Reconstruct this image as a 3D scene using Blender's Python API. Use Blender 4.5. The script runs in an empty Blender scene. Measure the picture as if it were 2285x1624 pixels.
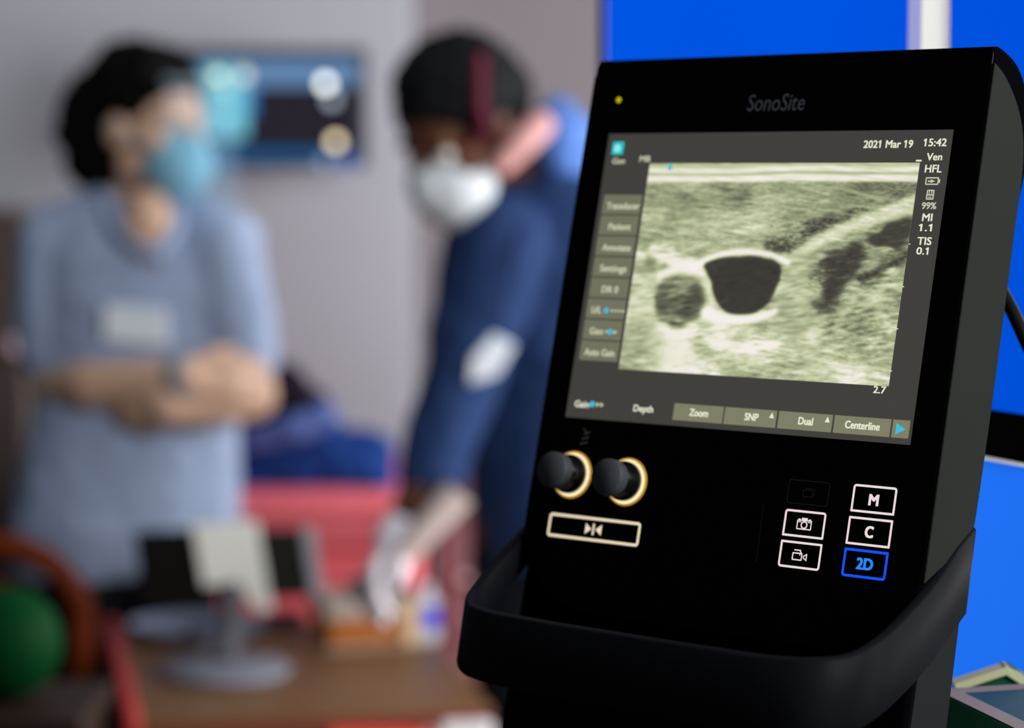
import bpy, bmesh, math, random
import numpy as np
from mathutils import Vector, Matrix, noise

random.seed(4)
rng = np.random.default_rng(7)
SC = bpy.context.scene
COL = SC.collection

# ------------------------------------------------------------------ camera, world, lights, exposure
PW, PH, FPX = 2285.0, 1624.0, 5200.0
PITCH = 0.08203047
CAMZ = 1.46
cam_d = bpy.data.cameras.new('camera')
cam = bpy.data.objects.new('camera', cam_d)
COL.objects.link(cam)
cam.location = (0, 0, CAMZ)
cam.rotation_euler = (math.pi / 2 - PITCH, 0, 0)
cam_d.sensor_width = 36.0
cam_d.lens = 36.0 * FPX / PW
cam_d.clip_start = 0.05
cam_d.dof.use_dof = True
cam_d.dof.focus_distance = 1.335
cam_d.dof.aperture_fstop = 3.3
SC.camera = cam

SC.view_settings.view_transform = 'Standard'
SC.view_settings.look = 'None'
SC.view_settings.exposure = 0.0
SC.view_settings.gamma = 1.0
SC.view_settings.use_curve_mapping = False
try:
    SC.cycles.use_denoising = True
    SC.cycles.max_bounces = 6
    SC.cycles.transparent_max_bounces = 12
    SC.cycles.sample_clamp_indirect = 4.0
except Exception:
    pass

world = bpy.data.worlds.new('world')
SC.world = world
world.use_nodes = True
world.node_tree.nodes['Background'].inputs[0].default_value = (0.80, 0.88, 1.0, 1)
world.node_tree.nodes['Background'].inputs[1].default_value = 0.075


def area(name, loc, target, sx, sy, power, col=(1, 1, 1)):
    d = bpy.data.lights.new(name, 'AREA')
    d.shape = 'RECTANGLE'
    d.size, d.size_y, d.energy, d.color = sx, sy, power, col
    o = bpy.data.objects.new(name, d)
    COL.objects.link(o)
    o.location = loc
    o.rotation_euler = (Vector(target) - Vector(loc)).to_track_quat('-Z', 'Y').to_euler()
    return o


area('window_daylight', (2.0, 2.75, 1.65), (0.0, 3.0, 1.35), 1.3, 1.5, 66, (1.0, 0.985, 0.97))
area('rear_side_fill', (1.8, 4.2, 1.55), (-0.5, 3.85, 1.1), 0.8, 1.3, 50, (0.97, 0.985, 1.0))  # added fill reaching the woman's side past the man; no window seen
area('front_side_fill', (1.5, 0.35, 2.2), (-0.4, 3.8, 1.15), 0.9, 0.9, 62, (0.99, 0.99, 1.0))  # added fill for cartons, machine side and woman's front; no window seen
area('overhead_fill', (-0.5, 3.3, 2.85), (-0.5, 3.9, 0.0), 1.2, 1.2, 6, (0.93, 0.97, 1.0))  # added soft fill from above; no ceiling fitting seen


# ------------------------------------------------------------------ measuring helpers
CP, SP = math.cos(PITCH), math.sin(PITCH)


def ray(px, py):
    a, b = (px - PW / 2) / FPX, -(py - PH / 2) / FPX
    return Vector((a, CP + b * SP, b * CP - SP))


def W(px, py, Y):
    """the point of the room at distance Y in front of the lens seen at that place of the photograph"""
    r = ray(px, py)
    return Vector((0, 0, CAMZ)) + r * (Y / r.y)


def onz(px, py, z):
    r = ray(px, py)
    return Vector((0, 0, CAMZ)) + r * ((z - CAMZ) / r.z)


def proj(P):
    """numpy points (n,3) -> photograph coordinates"""
    Z = P[:, 2] - CAMZ
    yf = P[:, 1] * CP - Z * SP
    return PW / 2 + FPX * P[:, 0] / yf, PH / 2 - FPX * (Z * CP + P[:, 1] * SP) / yf


# the ultrasound machine's own axes: u along the panel, v up the panel, n out of it; millimetres
YAW, TILT = 0.6739836, 0.25167732
MS = Vector((0.14440734, 1.40894312, CAMZ - 0.06483856))
MU = Vector((math.cos(YAW), -math.sin(YAW), 0))
MB = Vector((math.sin(YAW), math.cos(YAW), 0))
MV = Vector((0, 0, 1)) * math.cos(TILT) + MB * math.sin(TILT)
MN = -MB * math.cos(TILT) + Vector((0, 0, 1)) * math.sin(TILT)


def L(u, v, n=0.0):
    return MS + MU * (u / 1000) + MV * (v / 1000) + MN * (n / 1000)


def pan(px, py):
    r = ray(px, py)
    o = Vector((0, 0, CAMZ))
    P = o + r * ((MS - o).dot(MN) / r.dot(MN)) - MS
    return P.dot(MU) * 1000, P.dot(MV) * 1000


# ------------------------------------------------------------------ materials
def lin(c):
    return tuple(((x / 255) / 12.92 if x / 255 <= 0.04045 else ((x / 255 + 0.055) / 1.055) ** 2.4) for x in c) + (1,)


def mat(name, rgb, rough=0.6, spec=0.3, metal=0.0, emit=None, estr=1.0, trans=0.0, bump=None, var=0.0, vscale=8.0, vcol=None):
    m = bpy.data.materials.new(name)
    m.use_nodes = True
    nt = m.node_tree
    b = nt.nodes['Principled BSDF']
    b.inputs['Base Color'].default_value = lin(rgb)
    b.inputs['Roughness'].default_value = rough
    b.inputs['Specular IOR Level'].default_value = spec
    b.inputs['Metallic'].default_value = metal
    if emit is not None:
        b.inputs['Emission Color'].default_value = lin(emit)
        b.inputs['Emission Strength'].default_value = estr
    if trans:
        b.inputs['Transmission Weight'].default_value = trans
    if var or bump or vcol:
        tc = nt.nodes.new('ShaderNodeTexCoord')
        nz = nt.nodes.new('ShaderNodeTexNoise')
        nz.inputs['Scale'].default_value = vscale
        nz.inputs['Detail'].default_value = 5
        nt.links.new(tc.outputs['Object'], nz.inputs['Vector'])
        if var or vcol:
            mx = nt.nodes.new('ShaderNodeMix')
            mx.data_type = 'RGBA'
            c = lin(rgb)
            mx.inputs['A'].default_value = tuple(x * (1 - var) for x in c[:3]) + (1,)
            mx.inputs['B'].default_value = lin(vcol) if vcol else tuple(min(1, x * (1 + var)) for x in c[:3]) + (1,)
            nt.links.new(nz.outputs['Fac'], mx.inputs['Factor'])
            nt.links.new(mx.outputs['Result'], b.inputs['Base Color'])
        if bump:
            bp = nt.nodes.new('ShaderNodeBump')
            bp.inputs['Strength'].default_value = bump
            bp.inputs['Distance'].default_value = 0.01
            nt.links.new(nz.outputs['Fac'], bp.inputs['Height'])
            nt.links.new(bp.outputs['Normal'], b.inputs['Normal'])
    return m


def glow(name, rgb, strength=1.0, sampled=False):
    m = mat(name, (2, 2, 2), 0.5, 0.05, emit=rgb, estr=strength)
    if not sampled:
        try:
            m.cycles.emission_sampling = 'NONE'
        except Exception:
            pass
    return m


def sheer(name, rgb, front=0.25, see=0.0):
    """cloth or film lit through from behind; see = share looked straight through"""
    m = bpy.data.materials.new(name)
    m.use_nodes = True
    nt = m.node_tree
    nt.nodes.remove(nt.nodes['Principled BSDF'])
    out = nt.nodes['Material Output']
    t = nt.nodes.new('ShaderNodeBsdfTranslucent')
    d = nt.nodes.new('ShaderNodeBsdfDiffuse')
    t.inputs[0].default_value = lin(rgb)
    d.inputs[0].default_value = lin(rgb)
    mx = nt.nodes.new('ShaderNodeMixShader')
    mx.inputs[0].default_value = front
    nt.links.new(t.outputs[0], mx.inputs[1])
    nt.links.new(d.outputs[0], mx.inputs[2])
    last = mx
    if see:
        tr = nt.nodes.new('ShaderNodeBsdfTransparent')
        m2 = nt.nodes.new('ShaderNodeMixShader')
        m2.inputs[0].default_value = see
        nt.links.new(mx.outputs[0], m2.inputs[1])
        nt.links.new(tr.outputs[0], m2.inputs[2])
        last = m2
    nt.links.new(last.outputs[0], out.inputs['Surface'])
    return m


# ------------------------------------------------------------------ object helpers
def tag(o, label=None, cat=None, group=None, kind=None):
    if label: o['label'] = label
    if cat: o['category'] = cat
    if group: o['group'] = group
    if kind: o['kind'] = kind
    return o


def thing(name, loc, label, cat, group=None):
    o = bpy.data.objects.new(name, None)
    o.empty_display_size = 0.05
    COL.objects.link(o)
    o.location = loc
    o['base'] = list(loc)
    return tag(o, label, cat, group)


def root_loc(p):
    while p is not None:
        if p.parent is None:
            return Vector(p.location)
        p = p.parent
    return Vector((0, 0, 0))


def put(name, mesh, parent=None, label=None, own_origin=False):
    """link a mesh given in room coordinates; children keep the origin of their thing"""
    o = bpy.data.objects.new(name, mesh)
    COL.objects.link(o)
    if parent is not None:
        mesh.transform(Matrix.Translation(-root_loc(parent)))
        o.parent = parent
    elif own_origin:
        xs = [v.co for v in mesh.vertices]
        c = Vector((sum(v.x for v in xs) / len(xs), sum(v.y for v in xs) / len(xs), min(v.z for v in xs)))
        mesh.transform(Matrix.Translation(-c))
        o.location = c
    if label: o['label'] = label
    return o


def fin(name, bm, mats, parent=None, smooth=False, bevel=0.0, seg=2, label=None, own_origin=False, angle=0.6):
    bmesh.ops.remove_doubles(bm, verts=bm.verts, dist=1e-6)
    bmesh.ops.recalc_face_normals(bm, faces=bm.faces)
    if bevel:
        es = [e for e in bm.edges if len(e.link_faces) == 2 and e.calc_face_angle(0) > 0.5]
        bv = bmesh.ops.bevel(bm, geom=es, offset=bevel, segments=seg, affect='EDGES', profile=0.5, clamp_overlap=True)
        for f in bm.faces: f.smooth = False
        for f in bv['faces']: f.smooth = True
    me = bpy.data.meshes.new(name)
    bm.to_mesh(me)
    bm.free()
    for m in (mats if isinstance(mats, (list, tuple)) else [mats]):
        me.materials.append(m)
    if smooth:
        for p in me.polygons: p.use_smooth = True
        me.set_sharp_from_angle(angle=1.2)
    return put(name, me, parent, label, own_origin)


def box(bm, c, s, rot=None, mi=0):
    r = bmesh.ops.create_cube(bm, size=1.0)
    M = Matrix.Translation(c) @ (rot.to_4x4() if rot else Matrix.Identity(4)) @ Matrix.Diagonal((s[0], s[1], s[2], 1))
    bmesh.ops.transform(bm, matrix=M, verts=r['verts'])
    for v in r['verts']:
        for f in v.link_faces: f.material_index = mi
    return r['verts']


def axes(x, y, z):
    return Matrix((x, y, z)).transposed()


def cyl(bm, p0, p1, r0, r1=None, seg=24, mi=0, caps=True):
    p0, p1 = Vector(p0), Vector(p1)
    r1 = r0 if r1 is None else r1
    d = p1 - p0
    r = bmesh.ops.create_cone(bm, cap_ends=caps, segments=seg, radius1=r0, radius2=r1, depth=d.length)
    q = Vector((0, 0, 1)).rotation_difference(d.normalized()).to_matrix().to_4x4()
    bmesh.ops.transform(bm, matrix=Matrix.Translation((p0 + p1) / 2) @ q, verts=r['verts'])
    for v in r['verts']:
        for f in v.link_faces: f.material_index = mi


def ball(bm, c, r, rot=None, seg=20):
    if not isinstance(r, (list, tuple)): r = (r, r, r)
    g = bmesh.ops.create_uvsphere(bm, u_segments=seg, v_segments=max(8, seg * 2 // 3), radius=1.0)
    M = Matrix.Translation(c) @ (rot.to_4x4() if rot else Matrix.Identity(4)) @ Matrix.Diagonal((r[0], r[1], r[2], 1))
    bmesh.ops.transform(bm, matrix=M, verts=g['verts'])
    return g['verts']


def cap(bm, p0, r0, p1, r1=None):
    r1 = r0 if r1 is None else r1
    ball(bm, p0, r0, seg=14)
    ball(bm, p1, r1, seg=14)
    cyl(bm, p0, p1, r0, r1, seg=14)


def chain(bm, pts):
    for (a, ra), (b, rb) in zip(pts, pts[1:]):
        cap(bm, a, ra, b, rb)


def lathe(bm, c, prof, seg=40, mi=0, axis=None):
    """prof: (radius, height) along axis (z when None)"""
    A = axis if axis is not None else Matrix.Identity(3)
    rings = []
    for r, h in prof:
        rings.append([bm.verts.new(Vector(c) + A @ Vector((r * math.cos(2 * math.pi * k / seg), r * math.sin(2 * math.pi * k / seg), h))) for k in range(seg)] if r > 1e-6 else [bm.verts.new(Vector(c) + A @ Vector((0, 0, h)))])
    for a, b in zip(rings, rings[1:]):
        for k in range(seg):
            k2 = (k + 1) % seg
            if len(a) == 1 and len(b) == 1: continue
            if len(a) == 1: f = bm.faces.new((a[0], b[k], b[k2]))
            elif len(b) == 1: f = bm.faces.new((a[k], a[k2], b[0]))
            else: f = bm.faces.new((a[k], a[k2], b[k2], b[k]))
            f.material_index = mi
    if len(rings[0]) > 1: bm.faces.new(list(reversed(rings[0]))).material_index = mi
    if len(rings[-1]) > 1: bm.faces.new(rings[-1]).material_index = mi


def loft(bm, secs, seg=28):
    """secs: (centre, half-width vector, half-depth vector)"""
    rings = []
    for c, a, b in secs:
        rings.append([bm.verts.new(c + a * math.cos(2 * math.pi * k / seg) + b * math.sin(2 * math.pi * k / seg)) for k in range(seg)])
    for r, q in zip(rings, rings[1:]):
        for k in range(seg):
            bm.faces.new((r[k], r[(k + 1) % seg], q[(k + 1) % seg], q[k]))
    bm.faces.new(list(reversed(rings[0])))
    bm.faces.new(rings[-1])


def prism(bm, pts0, pts1, mi=0):
    a = [bm.verts.new(p) for p in pts0]
    b = [bm.verts.new(p) for p in pts1]
    n = len(a)
    fs = [bm.faces.new(a), bm.faces.new(list(reversed(b)))]
    for k in range(n): fs.append(bm.faces.new((a[k], b[k], b[(k + 1) % n], a[(k + 1) % n])))
    for f in fs: f.material_index = mi


def spline(pts, n=6, closed=False):
    P = [Vector(p) for p in pts]
    out = []
    N = len(P)
    rg = range(N if closed else N - 1)
    for i in rg:
        g = (lambda k: P[k % N]) if closed else (lambda k: P[min(max(k, 0), N - 1)])
        p0, p1, p2, p3 = g(i - 1), g(i), g(i + 1), g(i + 2)
        for j in range(n):
            t = j / n
            out.append(0.5 * ((2 * p1) + (p2 - p0) * t + (2 * p0 - 5 * p1 + 4 * p2 - p3) * t * t + (3 * p1 - p0 - 3 * p2 + p3) * t ** 3))
    if not closed: out.append(P[-1])
    return out


def tube(bm, pts, rad, seg=12, mi=0):
    rings = []
    N = len(pts)
    up = Vector((0.13, 0.2, 0.97))
    for i, p in enumerate(pts):
        t = (pts[min(i + 1, N - 1)] - pts[max(i - 1, 0)]).normalized()
        a = t.cross(up).normalized()
        b = a.cross(t)
        up = b
        r = rad[i] if isinstance(rad, list) else rad
        rings.append([bm.verts.new(p + (a * math.cos(2 * math.pi * k / seg) + b * math.sin(2 * math.pi * k / seg)) * r) for k in range(seg)])
    for r, q in zip(rings, rings[1:]):
        for k in range(seg):
            bm.faces.new((r[k], r[(k + 1) % seg], q[(k + 1) % seg], q[k])).material_index = mi
    bm.faces.new(list(reversed(rings[0]))).material_index = mi
    bm.faces.new(rings[-1]).material_index = mi


def grown(name, bm, m, parent, voxel=0.006, smooth=4, wrinkle=0.0, wscale=14.0, label=None, own_origin=False):
    """one continuous skin over the overlapping volumes in bm"""
    me = bpy.data.meshes.new('tmp')
    bm.to_mesh(me)
    bm.free()
    ob = bpy.data.objects.new('tmp', me)
    COL.objects.link(ob)
    md = ob.modifiers.new('r', 'REMESH')
    md.mode = 'VOXEL'
    md.voxel_size = voxel
    sm = ob.modifiers.new('s', 'SMOOTH')
    sm.factor = 0.5
    sm.iterations = smooth
    dg = bpy.context.evaluated_depsgraph_get()
    res = bpy.data.meshes.new_from_object(ob.evaluated_get(dg))
    bpy.data.objects.remove(ob)
    bpy.data.meshes.remove(me)
    res.name = name
    res.materials.clear()
    res.materials.append(m)
    if wrinkle:
        for v in res.vertices:
            q = v.co * wscale
            v.co += v.normal * wrinkle * (noise.noise(q) + 0.6 * noise.noise(q * 2.3 + Vector((5, 1, 2))))
    for p in res.polygons: p.use_smooth = True
    return put(name, res, parent, label, own_origin)


# ------------------------------------------------------------------ lettering
_tx = {}


def glyphs(s, bold=0.0, shear=0.0):
    k = (s, bold, shear)
    if k in _tx: return _tx[k]
    c = bpy.data.curves.new('t', 'FONT')
    c.body = s
    c.offset = bold
    c.shear = shear
    c.resolution_u = 3
    o = bpy.data.objects.new('t', c)
    COL.objects.link(o)
    dg = bpy.context.evaluated_depsgraph_get()
    dg.update()
    me = bpy.data.meshes.new_from_object(o.evaluated_get(dg))
    vs = [(v.co.x, v.co.y) for v in me.vertices]
    fs = [tuple(p.vertices) for p in me.polygons]
    bpy.data.objects.remove(o)
    bpy.data.curves.remove(c)
    bpy.data.meshes.remove(me)
    _tx[k] = (vs, fs)
    return _tx[k]


CAPH = max(y for x, y in glyphs('H')[0])


class Plate:
    """flat marks on the machine's panel, in (u, v) millimetres"""
    def __init__(s): s.v, s.f, s.m = [], [], []

    def poly(s, pts, n=0.5, mi=0):
        i = len(s.v)
        s.v += [L(u, v, n) for u, v in pts]
        s.f.append(tuple(range(i, i + len(pts))))
        s.m.append(mi)

    def rect(s, u0, v0, u1, v1, n=0.5, mi=0): s.poly([(u0, v0), (u1, v0), (u1, v1), (u0, v1)], n, mi)

    def ringpoly(s, outer, inner, n=0.5, mi=0):
        N = len(outer)
        for k in range(N):
            s.poly([outer[k], outer[(k + 1) % N], inner[(k + 1) % N], inner[k]], n, mi)

    def frame(s, u0, v0, u1, v1, w, rad=(0.6, 0.6, 0.6, 0.6), n=0.5, mi=0):
        s.ringpoly(rrect(u0, v0, u1, v1, rad), rrect(u0 + w, v0 + w, u1 - w, v1 - w, tuple(max(0.1, r - w) for r in rad)), n, mi)

    def disc(s, u, v, r, n=0.5, mi=0, seg=20): s.poly([(u + r * math.cos(2 * math.pi * k / seg), v + r * math.sin(2 * math.pi * k / seg)) for k in range(seg)], n, mi)

    def hoop(s, u, v, r0, r1, n=0.5, mi=0, seg=40):
        g = lambda r: [(u + r * math.cos(2 * math.pi * k / seg), v + r * math.sin(2 * math.pi * k / seg)) for k in range(seg)]
        s.ringpoly(g(r1), g(r0), n, mi)

    def line(s, a, b, w, n=0.5, mi=0):
        a, b = Vector((a[0], a[1])), Vector((b[0], b[1]))
        d = (b - a).normalized() * (w / 2)
        q = Vector((-d.y, d.x))
        s.poly([tuple(a - d + q), tuple(a - d - q), tuple(b + d - q), tuple(b + d + q)], n, mi)

    def text(s, txt, u0, u1, vb, caph, n=0.7, mi=0, bold=0.045, shear=0.0):
        vs, fs = glyphs(txt, 0.0, shear)
        x0, x1 = min(x for x, y in vs), max(x for x, y in vs)
        vs, fs = list(vs), list(fs)
        for ci, ch_ in enumerate(txt):                # the figure one gets its flag
            if ch_ == '1':
                xr = max(x for x, y in glyphs(txt[:ci + 1], 0.0, shear)[0])
                xl = xr - 0.07
                b0 = len(vs)
                vs += [(xl, CAPH), (xl - 0.02, CAPH - 0.03), (xl - 0.15, CAPH - 0.10), (xl - 0.15, CAPH - 0.20), (xl, CAPH - 0.14)]
                fs.append((b0, b0 + 1, b0 + 2, b0 + 3, b0 + 4))
        w = bold * caph
        k = (u1 - u0 - 2 * w) / (x1 - x0)
        for j, (dx, dy) in enumerate(((-1, -0.6), (1, -0.6), (1, 0.6), (-1, 0.6), (0, 0), (-1, 0), (1, 0), (0, 0.6), (0, -0.6))):
            i = len(s.v)
            s.v += [L(u0 + w + (x - x0) * k + dx * w, vb + (y * (caph - 1.2 * w) / CAPH) + 0.6 * w + dy * w, n + 0.004 * j) for x, y in vs]
            for f in fs:
                s.f.append(tuple(i + q for q in f))
                s.m.append(mi)

    def textc(s, txt, uc, vb, caph, width, **kw): s.text(txt, uc - width / 2, uc + width / 2, vb, caph, **kw)

    def build(s, name, mats, parent, label=None):
        me = bpy.data.meshes.new(name)
        me.from_pydata([tuple(p) for p in s.v], [], s.f)
        for m in mats: me.materials.append(m)
        for p, i in zip(me.polygons, s.m): p.material_index = i
        me.update()
        return put(name, me, parent, label)


def rrect(u0, v0, u1, v1, rad, seg=5):
    """rounded rectangle, corner radii in the order lower-left, lower-right, upper-right, upper-left"""
    out = []
    for (cx, cy, a0, r) in ((u0 + rad[0], v0 + rad[0], math.pi, rad[0]), (u1 - rad[1], v0 + rad[1], 1.5 * math.pi, rad[1]),
                            (u1 - rad[2], v1 - rad[2], 0, rad[2]), (u0 + rad[3], v1 - rad[3], 0.5 * math.pi, rad[3])):
        for k in range(seg + 1):
            a = a0 + 0.5 * math.pi * k / seg
            out.append((cx + r * math.cos(a), cy + r * math.sin(a)))
    return out


# ================================================================== SETTING
M_wall = mat('grey_paint', (173, 173, 181), 0.85, 0.1, var=0.03, vscale=1.5)
M_wallp = mat('mauve_grey_paint', (126, 119, 123), 0.85, 0.1, var=0.03, vscale=1.5)
M_floor = mat('brown_vinyl_floor', (70, 58, 54), 0.5, 0.3, var=0.12, vscale=6)
corner_x = W(915, 300, 4.85).x


def wallbox(name, lo, hi, m):
    bm = bmesh.new()
    lo, hi = Vector(lo), Vector(hi)
    box(bm, (lo + hi) / 2, hi - lo)
    return tag(fin(name, bm, m), kind='structure')


wallbox('floor', (-2.6, 0.3, -0.1), (2.4, 5.2, 0), M_floor)
wallbox('wall_back', (-2.6, 4.85, 0), (corner_x, 5.15, 2.9), M_wall)
wallbox('wall_recess', (corner_x, 5.0, 0), (2.4, 5.15, 2.9), M_wallp)
bmx = bmesh.new()
box(bmx, Vector(((-2.6 + corner_x) / 2, 4.842, 0.05)), (corner_x + 2.6, 0.016, 0.1))
tag(fin('baseboard_back', bmx, mat('white_skirting', (180, 180, 178), 0.5)), kind='structure')
bmx = bmesh.new()
box(bmx, Vector(((2.4 + corner_x) / 2, 4.992, 0.05)), (2.4 - corner_x, 0.016, 0.1))
tag(fin('baseboard_recess', bmx, bpy.data.materials['white_skirting']), kind='structure')

# ================================================================== ULTRASOUND MACHINE
M_shell = mat('black_plastic', (6, 6, 8), 0.7, 0.0)
M_face = mat('black_glass_panel', (4, 4, 5), 0.35, 0.03)
M_side = mat('charcoal_plastic', (39, 41, 38), 0.7, 0.0)
M_neck = mat('dark_charcoal_plastic', (34, 36, 36), 0.7, 0.0)
M_handle = mat('blue_black_plastic', (19, 20, 24), 0.5, 0.03)
M_rubber = mat('black_rubber', (8, 8, 9), 0.7, 0.1)

base_xy = (0.105, 1.385)
us = thing('ultrasound_machine', (base_xy[0], base_xy[1], 0),
           'black touchscreen ultrasound machine on a stand showing a grey vessel scan', 'ultrasound machine')

# housing: side profile (n, v) swept across the width
prof = [(-1, 141), (-4, 142.8), (-14, 142.5), (-30, 139.5), (-43, 131), (-53, 116), (-58, 98), (-58, 80), (-55, 55), (-53.5, 0), (-53, -65), (-51.5, -125), (-46, -140),
        (-38, -150), (-26, -158), (-12, -166), (-9, -214), (-1, -214)]


def corner_in(v):
    """how far the lower corners of the face curve in"""
    if v > -158: return 0.0
    t = min(1.0, (-158 - v) / 56.0)
    return 62.0 * (1 - math.sqrt(max(0.0, 1 - t * t)))


bm = bmesh.new()
body_prof = [(p.x, p.y) for p in spline([(a, b, 0) for a, b in prof[1:10]], 4)]
body_prof = [prof[0]] + body_prof + prof[10:-2] + [(-8, -168), (-1, -168)]
prism(bm, [L(-142, v, n) for n, v in body_prof], [L(142, v, n) for n, v in body_prof])
housing = fin('housing', bm, M_shell, us, bevel=0.0018)
# lower lip of the face with round corners
lip = [(-142, -150)]
for k in range(0, 13):
    v = -158 - 56 * math.sin(math.pi / 2 * k / 12)
    lip.append((-142 + corner_in(v), v))
lip += [(-u, v) for u, v in reversed(lip)]
bm = bmesh.new()
prism(bm, [L(u, v, -1) for u, v in lip], [L(u, v, -10) for u, v in lip])
fin('lower_lip', bm, M_shell, us, bevel=0.001)
# face
fo = [(-141.3, -150)] + [(u * 0.995, v + 0.6) for u, v in lip[1:-1]] + [(141.3, -150)]
tr = [(141.3 - 4 + 4 * math.cos(a), 137 + 4 * math.sin(a)) for a in [math.pi / 2 * k / 4 for k in range(5)]]
tl = [(-141.3 + 5 - 5 * math.sin(a), 136 + 5 * math.cos(a)) for a in [math.pi / 2 * k / 4 for k in range(5)]]
bm = bmesh.new()
pts = fo + tr + tl
prism(bm, [L(u, v, 0) for u, v in pts], [L(u, v, -1.2) for u, v in pts])
fin('front_panel', bm, M_face, us)
# grey side cheeks
cheek = [(131.9, -1), (128.5, -14), (123, -25), (115, -36), (104.7, -45), (92, -50), (77, -52.5), (48, -52.5), (0, -53), (-65, -53), (-128, -51.5), (-135, -47.5), (-142, -41), (-149, -32), (-156, -22), (-163, -11), (-169.5, -1)]
cheek = [(p.x, p.y) for p in spline([(a, b, 0) for a, b in cheek], 3)]
for s in (1, -1):
    bm = bmesh.new()
    prism(bm, [L(s * 141.5, v, n) for v, n in cheek], [L(s * 143.2, v, n) for v, n in cheek])
    fin('side_panel', bm, M_side, us, bevel=0.0006, label='charcoal grey side panel')

# screen
M_lcd = glow('dark_grey_lcd', (66, 64, 60), 1.0, True)
M_key = glow('olive_key', (116, 118, 97), 0.95)
M_keyb = glow('olive_key_bright', (127, 127, 103), 1.0)
M_txt = glow('cream_text', (232, 232, 208), 1.0)
M_txtd = glow('dim_cream_text', (200, 202, 172), 1.0)
M_cyan = glow('cyan_mark', (62, 190, 222), 1.0)
M_pale = glow('pale_cyan_mark', (150, 232, 235), 1.0)
M_dk = glow('dark_gap', (52, 51, 46), 1.0)
pl = Plate()
pl.poly([(-123, -92.3), (123, -92.3), (123, 92.3), (-123, 92.3)], 0.25)
screen = pl.build('screen', [M_lcd], us)

# --- the scan picture, drawn on a fine grid of the panel
NX, NY = 480, 340
U0, U1, V0, V1 = -87.4, 104.1, 72.7, -59.6
uu, vv = np.meshgrid(np.linspace(U0, U1, NX), np.linspace(V0, V1, NY))
msv, muv, mvv, mnv = (np.array(x) for x in (MS, MU, MV, MN))
G = msv + uu.reshape(-1, 1) / 1000 * muv + vv.reshape(-1, 1) / 1000 * mvv + 0.0004 * mnv
gx, gy = proj(G)
ZX = ((gx - 1380) * 3.007).reshape(NY, NX)
ZY = ((gy - 340) * 3.007).reshape(NY, NX)
SS, TT = np.meshgrid(np.linspace(0, 1, NX), np.linspace(0, 1, NY))


def gblur(a, sx, sy, ang=0.0):
    fx = np.fft.fftfreq(a.shape[1])[None, :]
    fy = np.fft.fftfreq(a.shape[0])[:, None]
    c, s = math.cos(ang), math.sin(ang)
    p, q = fx * c + fy * s, -fx * s + fy * c
    return np.real(np.fft.ifft2(np.fft.fft2(a) * np.exp(-2 * math.pi ** 2 * (p * p * sx * sx + q * q * sy * sy))))


def nz(sx, sy, ang=0.0):
    a = gblur(rng.standard_normal((NY, NX)), sx, sy, ang)
    return a / a.std()


def pdist(pts, closed=False):
    P = [np.array(p, float) for p in pts]
    if closed: P.append(P[0])
    d = np.full(ZX.shape, 1e9)
    w = np.zeros(ZX.shape)
    tot = len(P) - 1
    for i, (a, b) in enumerate(zip(P, P[1:])):
        ab = b - a
        t = np.clip(((ZX - a[0]) * ab[0] + (ZY - a[1]) * ab[1]) / (ab @ ab), 0, 1)
        e = np.hypot(ZX - a[0] - t * ab[0], ZY - a[1] - t * ab[1])
        k = e < d
        d = np.where(k, e, d)
        w = np.where(k, (i + t) / tot, w)
    return d, w


def inside(pts):
    r = np.zeros(ZX.shape, bool)
    n = len(pts)
    for i in range(n):
        (x1, y1), (x2, y2) = pts[i], pts[(i + 1) % n]
        if y1 == y2: continue
        c = ((y1 > ZY) != (y2 > ZY)) & (ZX < (x2 - x1) * (ZY - y1) / (y2 - y1) + x1)
        r ^= c
    return r


def sm(x): return 1 / (1 + np.exp(-np.clip(x, -30, 30)))


def smooth_poly(pts): return [(p.x, p.y) for p in spline([(x, y, 0) for x, y in pts], 5, True)]


def region(pts, soft, rag=None):
    pts = smooth_poly(pts)
    d, _ = pdist(pts, True)
    sd = np.where(inside(pts), d, -d)
    if rag is not None: sd = sd + rag
    return sm(sd / soft)


def stroke(pts, w0, w1, soft, rag=None):
    pts = [(p.x, p.y) for p in spline([(x, y, 0) for x, y in pts], 5)]
    d, w = pdist(pts)
    sd = (w0 + (w1 - w0) * w) / 2 - d
    if rag is not None: sd = sd + rag
    return sm(sd / soft)


def lay(I, val, m): return I * (1 - m) + val * m


streak, fine, coarse = nz(11, 1.3, 0.10), nz(2.2, 0.9), nz(26, 10)
mid, blob = nz(6.0, 1.7, -0.12), nz(8, 4)
I = 0.56 + 0.050 * streak + 0.028 * fine + 0.045 * coarse + 0.035 * mid
I -= 0.14 * sm((SS - 0.62) / 0.12) * sm((0.36 - TT) / 0.05)
I += (0.13 + 0.03 * coarse + 0.01 * mid) * sm((TT - 0.60) / 0.05)
# dark strip under the fascia and the fascia itself
I = lay(I, 0.13 + 0.11 * fine, 0.84 * stroke([(1050, 640), (1180, 580), (1330, 510), (1480, 455), (1700, 395), (1990, 300)], 120, 34, 12, 12 * blob))
I = lay(I, 0.30 + 0.06 * fine, 0.7 * stroke([(1500, 255), (1700, 225), (1990, 240)], 40, 100, 16, 22 * mid))
I = lay(I, 0.88, 0.75 * stroke([(760, 462), (850, 440), (960, 415)], 8, 20, 7, 3 * mid))
I = lay(I, 0.78, 0.6 * stroke([(440, 250), (500, 262)], 18, 10, 6))
I = lay(I, 0.66, 0.7 * stroke([(1240, 232), (1500, 245), (1770, 320)], 14, 22, 5))
I = lay(I, 0.56 + 0.09 * fine, 0.65 * region([(1010, 500), (1250, 490), (1200, 580), (1020, 560)], 18, 14 * mid))
I = lay(I, 0.84 + 0.035 * streak + 0.02 * fine, 0.93 * stroke([(1160, 735), (1300, 625), (1450, 545), (1700, 440), (1985, 345)], 70, 115, 10, 6 * blob))
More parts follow.
